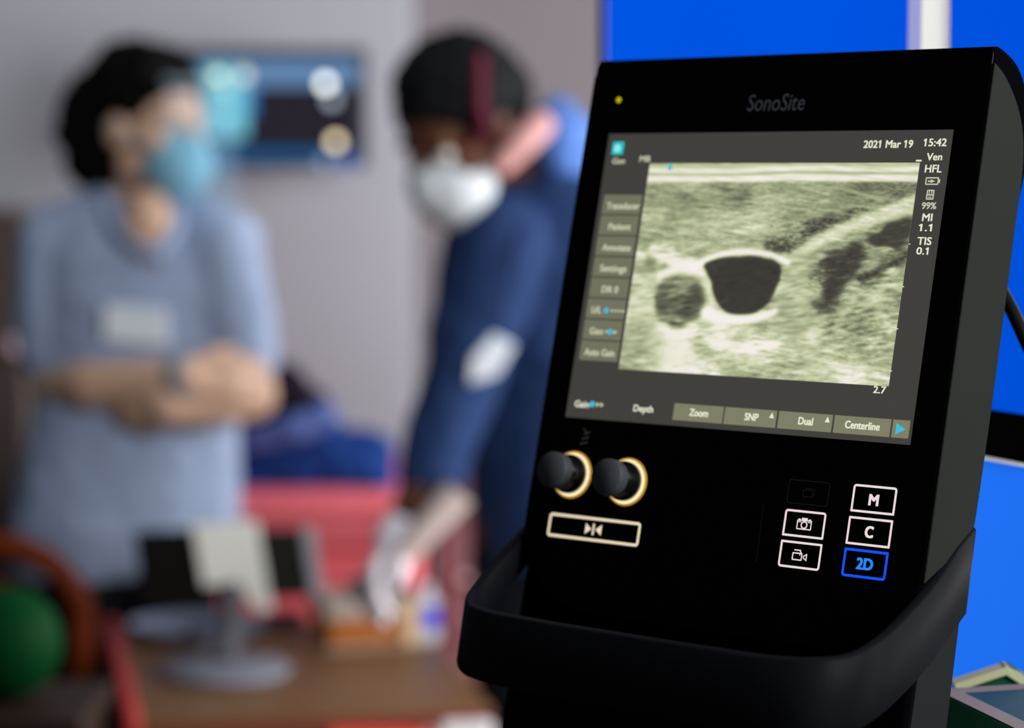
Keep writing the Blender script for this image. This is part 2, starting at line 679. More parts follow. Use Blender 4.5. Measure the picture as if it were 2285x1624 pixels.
# tissue right of the vessel
I = lay(I, 0.60 + 0.06 * mid, region([(1090, 760), (1290, 690), (1290, 900), (1330, 1100), (1200, 1250), (1040, 1100)], 30))
I = lay(I, 0.50 + 0.11 * mid + 0.05 * fine, 0.8 * region([(1480, 930), (1900, 720), (1900, 1150), (1840, 1320), (1500, 1330), (1380, 1180)], 40))
I = lay(I, 0.05 + 0.05 * np.abs(mid) + 0.02 * fine, 0.95 * region([(1280, 800), (1350, 700), (1480, 650), (1620, 610), (1650, 740), (1560, 850), (1510, 950), (1430, 1040), (1350, 1110), (1305, 1070), (1360, 960), (1340, 860)], 11, 14 * blob))
I = lay(I, 0.55 + 0.1 * fine, 0.7 * region([(1290, 830), (1370, 790), (1370, 880), (1320, 920)], 16, 10 * mid))
I = lay(I, 0.06 + 0.05 * np.abs(mid), 0.95 * region([(1690, 600), (1740, 520), (1860, 470), (1970, 470), (1940, 600), (1850, 655), (1740, 650)], 10, 10 * blob))
I = lay(I, 0.08 + 0.05 * fine, 0.9 * stroke([(1640, 845), (1780, 780), (1935, 690)], 60, 40, 9, 12 * blob))
I = lay(I, 0.86, 0.8 * stroke([(1710, 650), (1800, 640), (1850, 655)], 22, 14, 6, 6 * mid))
I = lay(I, 0.80, 0.6 * region([(1640, 1000), (1800, 880), (1830, 960), (1700, 1060)], 30, 16 * mid))
I = lay(I, 0.80, 0.6 * region([(1430, 1120), (1580, 960), (1600, 1010), (1480, 1190)], 24, 16 * mid))
I = lay(I, 0.85, 0.65 * region([(1270, 1190), (1330, 1130), (1320, 1250), (1290, 1300)], 18, 12 * mid))
# left part: streaks and pockets
I = lay(I, 0.97, 0.95 * stroke([(120, 690), (260, 700), (360, 735), (540, 760)], 60, 70, 10, 8 * mid))
I = lay(I, 0.95, 0.9 * stroke([(230, 635), (300, 650), (370, 665)], 34, 22, 8, 6 * mid))
I = lay(I, 0.90, 0.7 * stroke([(400, 680), (500, 640), (610, 605)], 16, 12, 6))
I = lay(I, 0.34, 0.75 * region([(190, 690), (250, 715), (240, 755), (190, 760)], 10))
I = lay(I, 0.42 + 0.05 * mid, 0.75 * stroke([(120, 800), (240, 780), (310, 760)], 30, 40, 9))
I = lay(I, 0.76 + 0.07 * mid, 0.8 * region([(100, 830), (230, 830), (250, 1000), (200, 1120), (60, 1080)], 24))
I = lay(I, 0.97, 0.92 * stroke([(290, 830), (400, 785), (560, 815), (600, 900), (640, 1010)], 70, 40, 10))
# smaller round vessel
I = lay(I, 0.19 + 0.04 * mid, 0.96 * region([(300, 880), (380, 835), (470, 835), (545, 890), (570, 985), (545, 1090), (480, 1155), (380, 1175), (290, 1130), (245, 1040), (255, 950)], 9, 6 * blob))
I = lay(I, 0.52 + 0.07 * mid, 0.8 * region([(310, 890), (400, 840), (500, 870), (500, 930), (420, 970), (330, 960)], 22, 10 * mid))
I = lay(I, 0.14, 0.6 * region([(500, 900), (555, 900), (565, 1010), (510, 1040), (480, 980)], 14, 8 * mid))
I = lay(I, 0.97, 0.9 * stroke([(280, 1180), (400, 1225), (520, 1180)], 46, 40, 12, 6 * mid))
I = lay(I, 0.97, 0.9 * region([(300, 1230), (520, 1210), (500, 1420), (320, 1420)], 45, 26 * mid))
# big vessel with its bright wall
I = lay(I, 0.98, 0.95 * stroke([(500, 775), (600, 715), (720, 680), (860, 668), (1000, 682), (1080, 710), (1130, 735)], 44, 44, 7))
I = lay(I, 0.98, 0.97 * stroke([(600, 1080), (700, 1115), (850, 1120), (980, 1090), (1050, 1065)], 90, 34, 8))
I = lay(I, 0.96, 0.88 * region([(600, 1090), (720, 1120), (730, 1270), (680, 1340), (630, 1250)], 26, 12 * mid))
I = lay(I, 0.96, 0.95 * stroke([(640, 1285), (850, 1318), (1090, 1285)], 62, 36, 10, 8 * mid))
I = lay(I, 0.90, 0.6 * stroke([(1040, 940), (1110, 900), (1190, 960)], 60, 80, 20, 14 * mid))
I = lay(I, 0.74 + 0.05 * mid, 0.75 * stroke([(580, 850), (630, 960), (660, 1030)], 30, 34, 9))
bigv = [(577, 757), (640, 722), (730, 703), (860, 697), (980, 708), (1050, 730), (1085, 765), (1078, 860), (1045, 940), (990, 1025), (915, 1070), (810, 1086), (720, 1065), (665, 1010), (635, 930), (605, 830)]
I = lay(I, 0.035 + 0.012 * mid, 0.985 * region(bigv, 5, 2.5 * blob))
I = lay(I, 0.34, 0.5 * stroke([(690, 1005), (730, 990)], 12, 10, 6))
I = lay(I, 0.30, 0.5 * stroke([(625, 760), (650, 790)], 14, 8, 6))
# lower patches
I = lay(I, 0.85, 0.6 * region([(300, 1290), (520, 1300), (510, 1450), (330, 1440)], 40, 26 * mid))
I = lay(I, 0.86, 0.55 * region([(1260, 1380), (1380, 1370), (1380, 1520), (1270, 1500)], 36, 22 * mid))
I = lay(I, 0.50 + 0.07 * mid, 0.5 * region([(20, 1180), (200, 1150), (270, 1300), (240, 1460), (10, 1450)], 30, 20 * mid))
I = lay(I, 0.28, 0.6 * stroke([(0, 1440), (80, 1462), (160, 1470)], 34, 8, 8, 8 * mid))
# skin layers along the top
for t0, wd, val, am in ((0.014, 0.016, 0.70, 0.9), (0.034, 0.016, 0.90, 0.9), (0.0545, 0.010, 0.62, 0.9), (0.0725, 0.017, 0.93, 0.9)):
    wob = 0.004 * np.sin(SS * 5 + 1) + 0.0016 * coarse
    I = lay(I, val + 0.025 * streak, am * np.exp(-((TT - t0 - wob) / wd) ** 4))
I = np.clip(gblur(I, 0.7, 0.7), 0, 1)
stops = [(0.0, (56, 52, 51)), (0.15, (74, 72, 64)), (0.35, (112, 116, 94)), (0.56, (163, 170, 134)), (0.74, (202, 208, 170)), (0.88, (236, 232, 218)), (1.0, (248, 242, 240))]
xs = [s[0] for s in stops]
rgb = np.stack([np.interp(I, xs, [lin(s[1])[c] for s in stops]) for c in range(3)] + [np.ones_like(I)], -1)
me = bpy.data.meshes.new('scan_picture')
idx = np.arange(NX * NY).reshape(NY, NX)
quads = np.stack([idx[:-1, :-1], idx[1:, :-1], idx[1:, 1:], idx[:-1, 1:]], -1).reshape(-1, 4)
me.vertices.add(NX * NY)
me.vertices.foreach_set('co', G.astype(np.float32).ravel())
me.loops.add(quads.size)
me.loops.foreach_set('vertex_index', quads.ravel().astype(np.int32))
me.polygons.add(len(quads))
me.polygons.foreach_set('loop_start', np.arange(0, quads.size, 4, dtype=np.int32))
me.update(calc_edges=True)
ca = me.color_attributes.new('echo', 'FLOAT_COLOR', 'POINT')
ca.data.foreach_set('color', rgb.astype(np.float32).ravel())
m = bpy.data.materials.new('scan_picture_glow')
m.use_nodes = True
nt = m.node_tree
at = nt.nodes.new('ShaderNodeAttribute')
at.attribute_name = 'echo'
em = nt.nodes.new('ShaderNodeEmission')
nt.links.new(at.outputs['Color'], em.inputs['Color'])
nt.links.new(em.outputs[0], nt.nodes['Material Output'].inputs['Surface'])
me.materials.append(m)
put('scan_picture', me, screen, 'grey-green vessel scan picture')

# --- keys down the side of the picture
keyrows = [('Transducer', 1354, 1428, 467), ('Patient', 1358, 1408, 515), ('Annotate', 1344, 1408, 560), ('Settings', 1339, 1399, 607), ('DR 0', 1343, 1380, 654),
           ('U/L', 1320, 1343, 699), ('Gen', 1316, 1346, 746), ('Auto Gain', 1304, 1372, 795)]
vt, vb = 52.2, -56.2
pitch_k = (vt - vb) / 8
for i, (t, x0, x1, yb) in enumerate(keyrows):
    pl = Plate()
    a = vt - i * pitch_k
    pl.rect(-119.2, a - pitch_k + 0.9, -89.3, a, 0.5, 0)
    u0, v0 = pan(x0, yb)
    u1, _ = pan(x1, yb)
    vbase = a - pitch_k * 0.70
    pl.text(t, u0, u1, vbase, 4.4, 0.7, 1)
    if t == 'U/L':
        pl.disc(u1 + 3.6, vbase + 2.1, 1.9, 0.7, 2)
        for k in range(4): pl.disc(u1 + 8.0 + 2.9 * k, vbase + 2.1, 0.9, 0.7, 1)
    if t == 'Gen':
        pl.disc(u1 + 2.6, vbase + 2.1, 0.9, 0.7, 1)
        pl.disc(u1 + 5.6, vbase + 2.1, 1.9, 0.7, 2)
        pl.poly([(u1 + 8.2, vbase + 0.7), (u1 + 11.2, vbase + 2.1), (u1 + 8.2, vbase + 3.5)], 0.7, 1)
    pl.build('soft_key', [M_key, M_txtd, M_cyan], screen)
botkeys = [('Zoom', -41.4, -5.3, 1538, 1580, 0), ('SNP', -4.3, 32.4, 1661, 1692, 1), ('Dual', 33.7, 70.5, 1781, 1814, 1), ('Centerline', 71.7, 109.0, 1885, 1963, 0), ('', 110.1, 121.2, 0, 0, 2)]
for t, a, b, x0, x1, fl in botkeys:
    pl = Plate()
    pl.rect(a, -88.8, b, -78.4, 0.5, 0)
    if t:
        u0, _ = pan(x0, 930 + (x0 - 1500) * 0.077)
        u1, _ = pan(x1, 930 + (x1 - 1500) * 0.077)
        pl.text(t, u0, u1, -85.6, 4.5, 0.7, 1)
    if fl == 1: pl.poly([(b - 5.0, -83.1), (b - 1.6, -83.1), (b - 3.3, -79.6)], 0.7, 1)
    if fl == 2: pl.poly([(112.6, -87.0), (112.6, -80.4), (119.0, -83.7)], 0.7, 2)
    pl.build('soft_key', [M_keyb, M_txt, M_cyan], screen)

# --- readings and icons
def reading(t, x0, y0, x1, y1, caph, m=M_txt, bold=0.036):
    pl = Plate()
    u0, v0 = pan(x0, y0)
    u1, v1 = pan(x1, y1)
    pl.text(t, u0, u1, (v0 + v1) / 2, caph, 0.7, 0, bold)
    return pl.build('screen_text', [m], screen)


reading('2021 Mar 19', 1927, 333, 2038, 328, 4.6)
reading('15:42', 2064, 328, 2113, 326, 4.6)
reading('Ven', 2068, 359, 2103, 358, 4.4)
reading('HFL', 2064, 386, 2102, 385, 4.6)
reading('99%', 2057, 467, 2090, 467, 4.0, M_txtd)
reading('MI', 2058, 494, 2081, 494, 4.5)
reading('1.1', 2054, 516, 2080, 517, 4.3)
reading('TIS', 2047, 547, 2079, 547, 4.6)
reading('0.1', 2045, 568, 2072, 569, 4.3)
reading('2.7', 1949, 877, 1977, 879, 4.2)
reading('Gen', 1367, 366, 1395, 366, 3.8, M_txtd)
reading('MB', 1428, 362, 1452, 361, 3.9, M_txtd)
reading('Gain', 1283, 908, 1315, 910, 4.2)
reading('Depth', 1414, 918, 1458, 921, 4.2)
pl = Plate()
u0, v0 = pan(1323, 902)
pl.disc(u0, v0, 2.0, 0.7, 1)
for k in (0, 1): pl.poly([(u0 + 3.0 + 3.2 * k, v0 - 1.6), (u0 + 5.8 + 3.2 * k, v0), (u0 + 3.0 + 3.2 * k, v0 + 1.6)], 0.7, 0)
pl.build('gain_marker', [M_txtd, M_cyan], screen)
pl = Plate()
u0, v0 = pan(1380, 331)
for a, b, r in ((u0 - 4.2, v0 - 4.2, 4.2),): pl.poly(rrect(u0 - 4.4, v0 - 4.2, u0 + 4.4, v0 + 4.2, (1, 1, 1, 1)), 0.5, 0)
pl.disc(u0 - 0.3, v0 - 0.2, 2.6, 0.7, 1)
pl.build('patient_icon', [glow('teal_mark', (34, 196, 200)), M_pale], screen, 'cyan square icon')
pl = Plate()                                     # battery
u0, v0 = pan(2065, 413)
u1, v1 = pan(2097, 396)
pl.frame(u0, v0, u1, v1, 0.75, n=0.7)
pl.rect(u0 + 1.6, v0 + 1.7, u1 - 4.0, v0 + 2.6, 0.7)
pl.poly([(u1 - 5.0, v0 + 1.1), (u1 - 2.2, v0 + 2.2), (u1 - 5.0, v0 + 3.3)], 0.7)
pl.rect(u1, v0 + 1.2, u1 + 0.9, v1 - 1.2, 0.7)
pl.build('battery_icon', [M_txtd], screen)
pl = Plate()                                     # disk
u0, v0 = pan(2067, 446)
u1, v1 = pan(2087, 424)
pl.frame(u0, v0, u1, v1, 0.75, n=0.7)
pl.rect(u0 + 0.7, v0 + 2.4, u1 - 0.7, v0 + 3.1, 0.7)
pl.rect(u0 + 1.4, v0 + 2.4, u0 + 2.0, v1 - 0.7, 0.7)
pl.rect(u1 - 2.0, v0 + 2.4, u1 - 1.4, v1 - 0.7, 0.7)
pl.rect(u0 + 1.4, v0 + 1.1, u1 - 1.4, v0 + 1.7, 0.7)
pl.build('disk_icon', [M_txtd], screen)
a, b = pan(2045, 359)                            # scale marks beside the picture
c, d = pan(2058, 358)
for p_ in [(a, b - 0.5, c, b + 0.5)] + [(pan(x, y)[0] - 0.45, pan(x, y)[1] - 0.3, pan(x, y)[0] + 0.45, pan(x, y)[1] + 0.3) for x, y in ((2031, 545), (2017, 640), (2004, 734), (1990, 828))]:
    pl = Plate()
    pl.rect(*p_, 0.7)
    pl.build('scale_tick', [M_txt], screen)
pl = Plate()
a, b = pan(1497, 373)
pl.poly(rrect(a - 1.4, b - 2.2, a + 1.4, b + 1.8, (0.9, 0.9, 0.4, 0.4)), 0.8)
pl.build('orientation_mark', [M_cyan], screen)

# --- wordmark, lamp
pl = Plate()
pl.text('SonoSite', -20.8, 20.2, 105.6, 10.4, 0.3, 0, 0.006, 0.12)
pl.build('wordmark', [mat('dim_grey_print', (48, 50, 56), 0.5, 0.2, emit=(34, 36, 41), estr=1.0)], us, 'dim grey wordmark')
bm = bmesh.new()
lathe(bm, L(-119.8, 114.8, 0), [(1.9e-3, 0), (1.7e-3, 0.5e-3), (0.9e-3, 0.9e-3), (0, 1.0e-3)], 20, axis=axes(MU, MV, MN))
fin('status_light', bm, glow('yellow_led', (196, 186, 8), 1.0), us, smooth=True, label='lit yellow status light')

# --- lit keys
M_ivory = glow('warm_key_light', (238, 222, 190), 1.0)
M_white = glow('white_key_light', (236, 218, 218), 1.0)
M_blue = glow('blue_key_light', (16, 84, 255), 1.0)
M_blue2 = glow('pale_blue_key_light', (40, 134, 255), 1.0)
M_faint = glow('unlit_key_print', (22, 22, 23), 1.0)


def key(u0, v0, u1, v1, w, rad, m, draw=None, m2=None, label=None):
    pl = Plate()
    pl.frame(u0, v0, u1, v1, w, rad, 0.35, 0)
    if draw: draw(pl, (u0 + u1) / 2, (v0 + v1) / 2)
    return pl.build('button', [m, m2 or m], us, label)


def ic_pause(p, u, v):
    p.poly([(u - 6.2, v - 3.4), (u - 1.6, v), (u - 6.2, v + 3.4)], 0.4)
    p.rect(u - 0.7, v - 3.5, u + 0.7, v + 3.5, 0.4)
    p.poly([(u + 6.2, v - 3.4), (u + 6.2, v + 3.4), (u + 1.6, v)], 0.4)


def ic_camera(p, u, v):
    p.frame(u - 5.0, v - 3.4, u + 5.0, v + 2.4, 0.7, n=0.4)
    p.hoop(u, v - 0.6, 1.5, 2.3, 0.42)
    p.rect(u - 2.0, v + 2.2, u + 2.0, v + 3.6, 0.4)
    p.rect(u - 4.2, v + 2.4, u - 2.8, v + 3.0, 0.4)
    p.rect(u + 2.8, v + 2.4, u + 4.2, v + 3.0, 0.4)
    p.rect(u - 4.4, v + 0.9, u - 2.2, v + 1.4, 0.41)
    p.rect(u + 2.2, v + 0.9, u + 4.4, v + 1.4, 0.41)


def ic_video(p, u, v):
    p.frame(u - 5.2, v - 3.2, u + 1.6, v + 1.4, 0.75, n=0.4)
    p.line((u - 3.8, v + 2.8), (u - 0.2, v + 2.8), 0.75, 0.4)
    p.line((u - 0.2, v + 2.8), (u + 0.6, v + 1.4), 0.75, 0.41)
    p.ringpoly([(u + 2.2, v - 1.6), (u + 4.8, v - 3.2), (u + 4.8, v + 1.4), (u + 2.2, v - 0.1)], [(u + 2.9, v - 1.3), (u + 4.1, v - 2.1), (u + 4.1, v + 0.4), (u + 2.9, v - 0.5)], 0.4)
    p.disc(u - 0.1, v + 0.2, 0.4, 0.41)


def ic_stack(p, u, v):
    p.frame(u - 3.6, v - 2.6, u + 3.0, v + 1.6, 0.4, n=0.4)
    p.line((u + 3.8, v - 1.8), (u + 3.8, v + 2.4), 0.4, 0.4)
    p.line((u - 2.4, v + 2.4), (u + 3.8, v + 2.4), 0.4, 0.41)


R, q = 2.0, 0.5
key(-123.2, -168.4, -52.7, -153.5, 1.7, (2.2, 2.2, 2.2, 2.2), M_ivory, ic_pause, label='wide button with a freeze symbol lit warm white')
key(90.4, -133.3, 118.9, -117.2, 1.35, (q, q, R, R), M_white, lambda p, u, v: p.textc('M', u, v - 3.6, 6.6, 6.6, bold=0.06, n=0.4), label='button lettered M lit white')
key(90.2, -152.1, 118.9, -135.9, 1.35, (q, q, q, q), M_white, lambda p, u, v: p.textc('C', u, v - 3.4, 6.8, 5.7, bold=0.06, n=0.4), label='button lettered C lit white')
key(90.2, -170.6, 118.9, -154.2, 1.5, (R, R, q, q), M_blue, lambda p, u, v: p.textc('2D', u, v - 3.4, 6.8, 11.0, bold=0.06, n=0.4, mi=1), M_blue2, label='button lettered 2D lit blue')
key(47.5, -151.4, 75.3, -135.6, 1.3, (q, q, R, R), M_white, ic_camera, label='button with a camera symbol lit white')
key(47.5, -169.6, 75.5, -153.9, 1.3, (R, R, q, q), M_white, ic_video, label='button with a film camera symbol lit white')
key(47.3, -132.2, 75.0, -118.0, 0.45, (R, R, R, R), M_faint, ic_stack, label='unlit button with a faint outline')
pl = Plate()
pl.line((32.0, -135.2), (32.6, -169.0), 0.4, 0.3)
pl.build('printed_line', [glow('faint_print', (17, 17, 18), 1.0)], us)
pl = Plate()                                     # faint symbol above the left knob
u0, v0 = pan(1305, 975)
for k in range(3): pl.line((u0 - 2.5 + k, v0 - 4.5 + 3.2 * k), (u0 + 2.8 + 0.3 * k, v0 - 3.2 + 3.2 * k), 0.7, 0.3)
pl.line((u0 + 1.5, v0 + 2.0), (u0 - 1.2, v0 + 5.2), 0.6, 0.3)
pl.build('printed_symbol', [glow('dim_print', (50, 50, 48), 1.0)], us)

# --- two knobs with lit rings
M_knob = mat('grey_black_knob', (62, 66, 70), 0.5, 0.15)
M_knobside = mat('glossy_black_knob', (14, 14, 15), 0.22, 0.5)
M_ring = glow('amber_white_ring', (255, 236, 190), 1.15, True)
M_rim = mat('amber_ring_edge', (120, 90, 30), 0.4, 0.3, emit=(200, 150, 40), estr=0.8)
for (px, py) in ((1277, 1059), (1399, 1075)):
    ku, kv = pan(px, py)
    A = axes(MU, MV, MN)
    bm = bmesh.new()
    lathe(bm, L(ku, kv, 0), [(11.0e-3, 0.2e-3), (12.3e-3, 2.0e-3), (12.3e-3, 5.0e-3), (10.9e-3, 8.0e-3), (10.9e-3, 21.5e-3), (10.0e-3, 22.0e-3), (0, 22.0e-3)], 48, axis=A)
    kn = fin('knob', bm, M_knobside, us, smooth=True)
    bm = bmesh.new()
    lathe(bm, L(ku, kv, 0), [(0, 15e-3), (11.2e-3, 15e-3), (11.4e-3, 17e-3), (11.2e-3, 22e-3), (10.6e-3, 23.2e-3), (0, 23.4e-3)], 48, axis=A)
    fin('knob_cap', bm, M_knob, kn, smooth=True)
    bm = bmesh.new()
    lathe(bm, L(ku, kv, 0), [(10.6e-3, 0.1e-3), (14.2e-3, 0.1e-3), (13.6e-3, 1.6e-3), (10.6e-3, 1.8e-3)], 60, axis=A)
    fin('light_ring', bm, [M_ring], kn, smooth=True, label='lit warm white ring')
    bm = bmesh.new()
    lathe(bm, L(ku, kv, 0), [(14.0e-3, 0.05e-3), (15.0e-3, 0.05e-3), (14.8e-3, 0.9e-3), (14.0e-3, 1.0e-3)], 60, axis=A)
    fin('ring_edge', bm, [M_rim], kn, smooth=True)

# --- neck, handle, pole, base
bm = bmesh.new()
rows = [(-150, 140.5, -50, -9), (-250, 140.5, -53, -6), (-330, 139, -55, -5), (-372, 120, -56, -12), (-400, 70, -54, -20)]
vr = []
for v, hu, n0, n1 in rows: vr.append([bm.verts.new(L(a, v, n)) for a, n in ((-hu, n1), (hu, n1), (hu, n0), (-hu, n0))])
for a, b in zip(vr, vr[1:]):
    for k in range(4): bm.faces.new((a[k], a[(k + 1) % 4], b[(k + 1) % 4], b[k]))
bm.faces.new(vr[0]); bm.faces.new(list(reversed(vr[-1])))
fin('neck', bm, M_shell, us, bevel=0.003)
for s in (1, -1):
    bm = bmesh.new()
    a = [(-172, -50.5), (-148, -50.5), (-330, -53), (-330, -10), (-240, -9), (-185, -9)]
    a = [(-150, -49), (-330, -54), (-330, -8), (-176, -10)]
    prism(bm, [L(s * 140, v, n) for v, n in a], [L(s * 142.2, v, n) for v, n in a])
    fin('neck_side', bm, M_neck, us, label='charcoal grey side of the neck')


def H(u, h, z):
    p = MS + MU * (u / 1000) - MB * (h / 1000)
    p.z = CAMZ + z / 1000
    return p


rim = [(-146, -35, -190), (-149, 0, -208), (-151, 33, -226), (-151, 61, -242), (-149, 86, -256), (-138, 104, -262), (-112, 118, -263), (-60, 128, -262), (0, 136, -260.5), (60, 141, -259.5), (104, 142, -259),
       (130, 135, -258), (143, 115, -257), (146.5, 88, -251), (147, 60, -241), (146.5, 30, -228), (145.5, 5, -214), (144.5, -17, -204)]
hts = [24, 25, 26, 28, 34, 40, 41, 41, 41, 41, 41, 42, 43, 44, 46, 48, 50, 50]
path = spline([Vector(r) for r in rim], 6)
hpath = [p.x for p in spline([Vector((h, 0, 0)) for h in hts], 6)]
bm = bmesh.new()
sect = [(0, -1.5), (-1.5, 0), (-6, 0), (-8, -1.5), (-8, -99), (-6, -100), (-1.5, -100), (0, -99)]
rings = []
for i, r in enumerate(path):
    t = path[min(i + 1, len(path) - 1)] - path[max(i - 1, 0)]
    o = Vector((-t.y, t.x, 0))
    o.normalize()
    o = Vector((-t.y, t.x)).normalized()
    if o.dot(Vector((r.x, r.y - 40))) < 0: o = -o
    ring = []
    for a, b in sect:
        if b < -50: b = -hpath[i] + (b + 100) * 1.5
        lean = -b * 0.22
        ring.append(bm.verts.new(H(r.x + o.x * a, r.y + o.y * a + lean, r.z + b)))
    rings.append(ring)
for a, b in zip(rings, rings[1:]):
    for k in range(8): bm.faces.new((a[k], a[(k + 1) % 8], b[(k + 1) % 8], b[k]))
bm.faces.new(list(reversed(rings[0]))); bm.faces.new(rings[-1])
fin('handle', bm, M_handle, us, smooth=True, label='blue-black wraparound handle')
bm = bmesh.new()
pt = L(0, -385, -36)
cyl(bm, (base_xy[0], base_xy[1], 0.12), (base_xy[0], base_xy[1], pt.z + 0.02), 0.03, 0.03, 28)
fin('pole', bm, M_neck, us, smooth=True)
bm = bmesh.new()
RB = Matrix.Rotation(-YAW, 3, 'Z')
box(bm, Vector((base_xy[0], base_xy[1], 0.105)), (0.27, 0.25, 0.045), RB)
fin('base', bm, M_neck, us, bevel=0.012, seg=3)
for sx in (-1, 1):
    for sy in (-1, 1):
        c = Vector((base_xy[0], base_xy[1], 0.036)) + RB @ Vector((0.105 * sx, 0.095 * sy, 0))
        bm = bmesh.new()
        ax = RB @ Vector((1, 0, 0))
        cyl(bm, c - ax * 0.012, c + ax * 0.012, 0.036, 0.036, 24)
        box(bm, c + Vector((0, 0, 0.032)), (0.034, 0.03, 0.03), RB)
        fin('caster', bm, M_rubber, us, smooth=True)

# ================================================================== BLUE PRIVACY SCREEN beside the machine
def scr(px):
    d = 1.52 / (1 + 0.000285 * (px - 2240))
    return Vector(((px - PW / 2) / FPX * d, d, 0))


A0, A1 = scr(1352), scr(2325)
ad = (A1 - A0).normalized()
an = Vector((-ad.y, ad.x, 0))
if an.x > 0: an = -an                                # towards the machine
ln = (A1 - A0).length
ps = thing('privacy_screen', ((A0 + A1) / 2), 'tall blue folding privacy screen with a white strip, behind the ultrasound machine', 'privacy screen')
M_bluecloth = sheer('blue_translucent_cloth', (0, 64, 178), 0.15)
M_bluecloth2 = sheer('light_blue_translucent_cloth', (24, 92, 203), 0.15)
M_whitecloth = sheer('white_translucent_cloth', (190, 190, 187), 0.15)
M_lilac = sheer('lilac_translucent_cloth', (124, 126, 168), 0.15)
M_whitemetal = mat('white_enamel', (225, 225, 222), 0.4, 0.4)
M_blackbar = mat('black_enamel', (6, 6, 7), 0.5, 0.1)
SZ0, SZ1 = 0.14, 1.86
zb0, zb1 = W(2240, 1021, 1.52).z, W(2240, 917, 1.52).z


def sheet(name, a, b, z0, z1, m, off=0.0, folds=0.0, label=None):
    bm = bmesh.new()
    nxx = 24
    g = []
    for j in range(2):
        row = []
        for i in range(nxx + 1):
            t = i / nxx
            p = a.lerp(b, t) + an * (off + folds * math.sin(t * 9.0))
            row.append(bm.verts.new(Vector((p.x, p.y, z0 if j == 0 else z1))))
        g.append(row)
    for i in range(nxx): bm.faces.new((g[0][i], g[0][i + 1], g[1][i + 1], g[1][i]))
    return fin(name, bm, m, ps, smooth=True, label=label)


p1, p2, p3 = scr(2023), scr(2056), scr(2112)
sheet('cloth_panel', A0, p1, zb1, SZ1, M_bluecloth, 0, 0.0015, 'blue cloth panel')
sheet('cloth_panel', p3, A1, zb1, SZ1, M_bluecloth, 0, 0.0, 'blue cloth panel')
sheet('cloth_panel', A0, A1, SZ0 + 0.02, zb0 - 0.003, M_bluecloth2, 0, 0.0, 'lighter blue cloth panel')
sheet('cloth_strip', p1, p2, zb1, SZ1, M_lilac, 0.0015, 0, 'lilac cloth strip')
sheet('cloth_strip', p2, p3, zb1, SZ1, M_whitecloth, 0.003, 0, 'white cloth strip')
RS = axes(ad, an, Vector((0, 0, 1)))
mid_p = (A0 + A1) / 2
bm = bmesh.new()
box(bm, Vector((mid_p.x, mid_p.y, (zb0 + zb1) / 2)), (ln, 0.008, zb1 - zb0), RS)
fin('cross_bar', bm, M_blackbar, ps, label='black cross bar')
sheet('trim_strip', A0, A1, zb0 - 0.003, zb0, M_whitecloth, 0.001, 0, 'thin white trim under the cross bar')
bm = bmesh.new()
box(bm, Vector((mid_p.x, mid_p.y, SZ1 + 0.008)), (ln + 0.02, 0.02, 0.016), RS)
fin('top_rail', bm, M_whitemetal, ps)
bm = bmesh.new()
box(bm, Vector((mid_p.x, mid_p.y, SZ0)), (ln + 0.02, 0.02, 0.016), RS)
fin('bottom_rail', bm, M_whitemetal, ps)
for e, s in ((A0, -1), (A1, 1)):
    bm = bmesh.new()
    c = e + ad * 0.008 * s
    cyl(bm, Vector((c.x, c.y, 0.02)), Vector((c.x, c.y, SZ1 + 0.015)), 0.004, 0.004, 16)
    fin('post', bm, mat('blue_enamel', (16, 50, 150), 0.4, 0.2) if s < 0 else M_whitemetal, ps, smooth=True)
    bm = bmesh.new()
    box(bm, Vector((c.x, c.y, 0.012)), (0.03, 0.30 if s < 0 else 0.16, 0.024), RS)
    fin('foot', bm, M_whitemetal, ps, bevel=0.004)

# black cable looping from the back of the machine
bm = bmesh.new()
cpts = [L(112, 70, -54), L(114, 62, -72), W(2222, 612, 1.42)] + [W(2263, 702, 1.41), W(2300, 782, 1.40), W(2360, 900, 1.38), W(2440, 1040, 1.35), Vector((0.48, 1.36, 1.0)), Vector((0.56, 1.36, 0.6)), Vector((0.58, 1.36, 0.2)), Vector((0.60, 1.38, 0.015)), Vector((0.72, 1.40, 0.012))]
tube(bm, spline(cpts, 8), 0.0042, 12)
tag(fin('power_cable', bm, M_rubber, None, smooth=True, own_origin=True), 'thick black cable running down from behind the ultrasound machine', 'cable')

# ================================================================== GREEN GLOVE BOXES on a stand at the lower edge
BT = 1.1445
P0 = onz(2088, 1541, BT)
e1 = Vector((0.965, 0.26, 0)).normalized()
e2 = Vector((e1.y, -e1.x, 0))
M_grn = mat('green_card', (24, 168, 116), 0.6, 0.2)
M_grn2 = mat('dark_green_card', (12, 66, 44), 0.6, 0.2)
M_teal = mat('teal_card', (12, 54, 68), 0.6, 0.2, var=0.25, vscale=60)
M_cream = mat('cream_card', (190, 186, 150), 0.7, 0.2)
M_pinkc = mat('grey_card_border', (116, 105, 106), 0.7, 0.2)


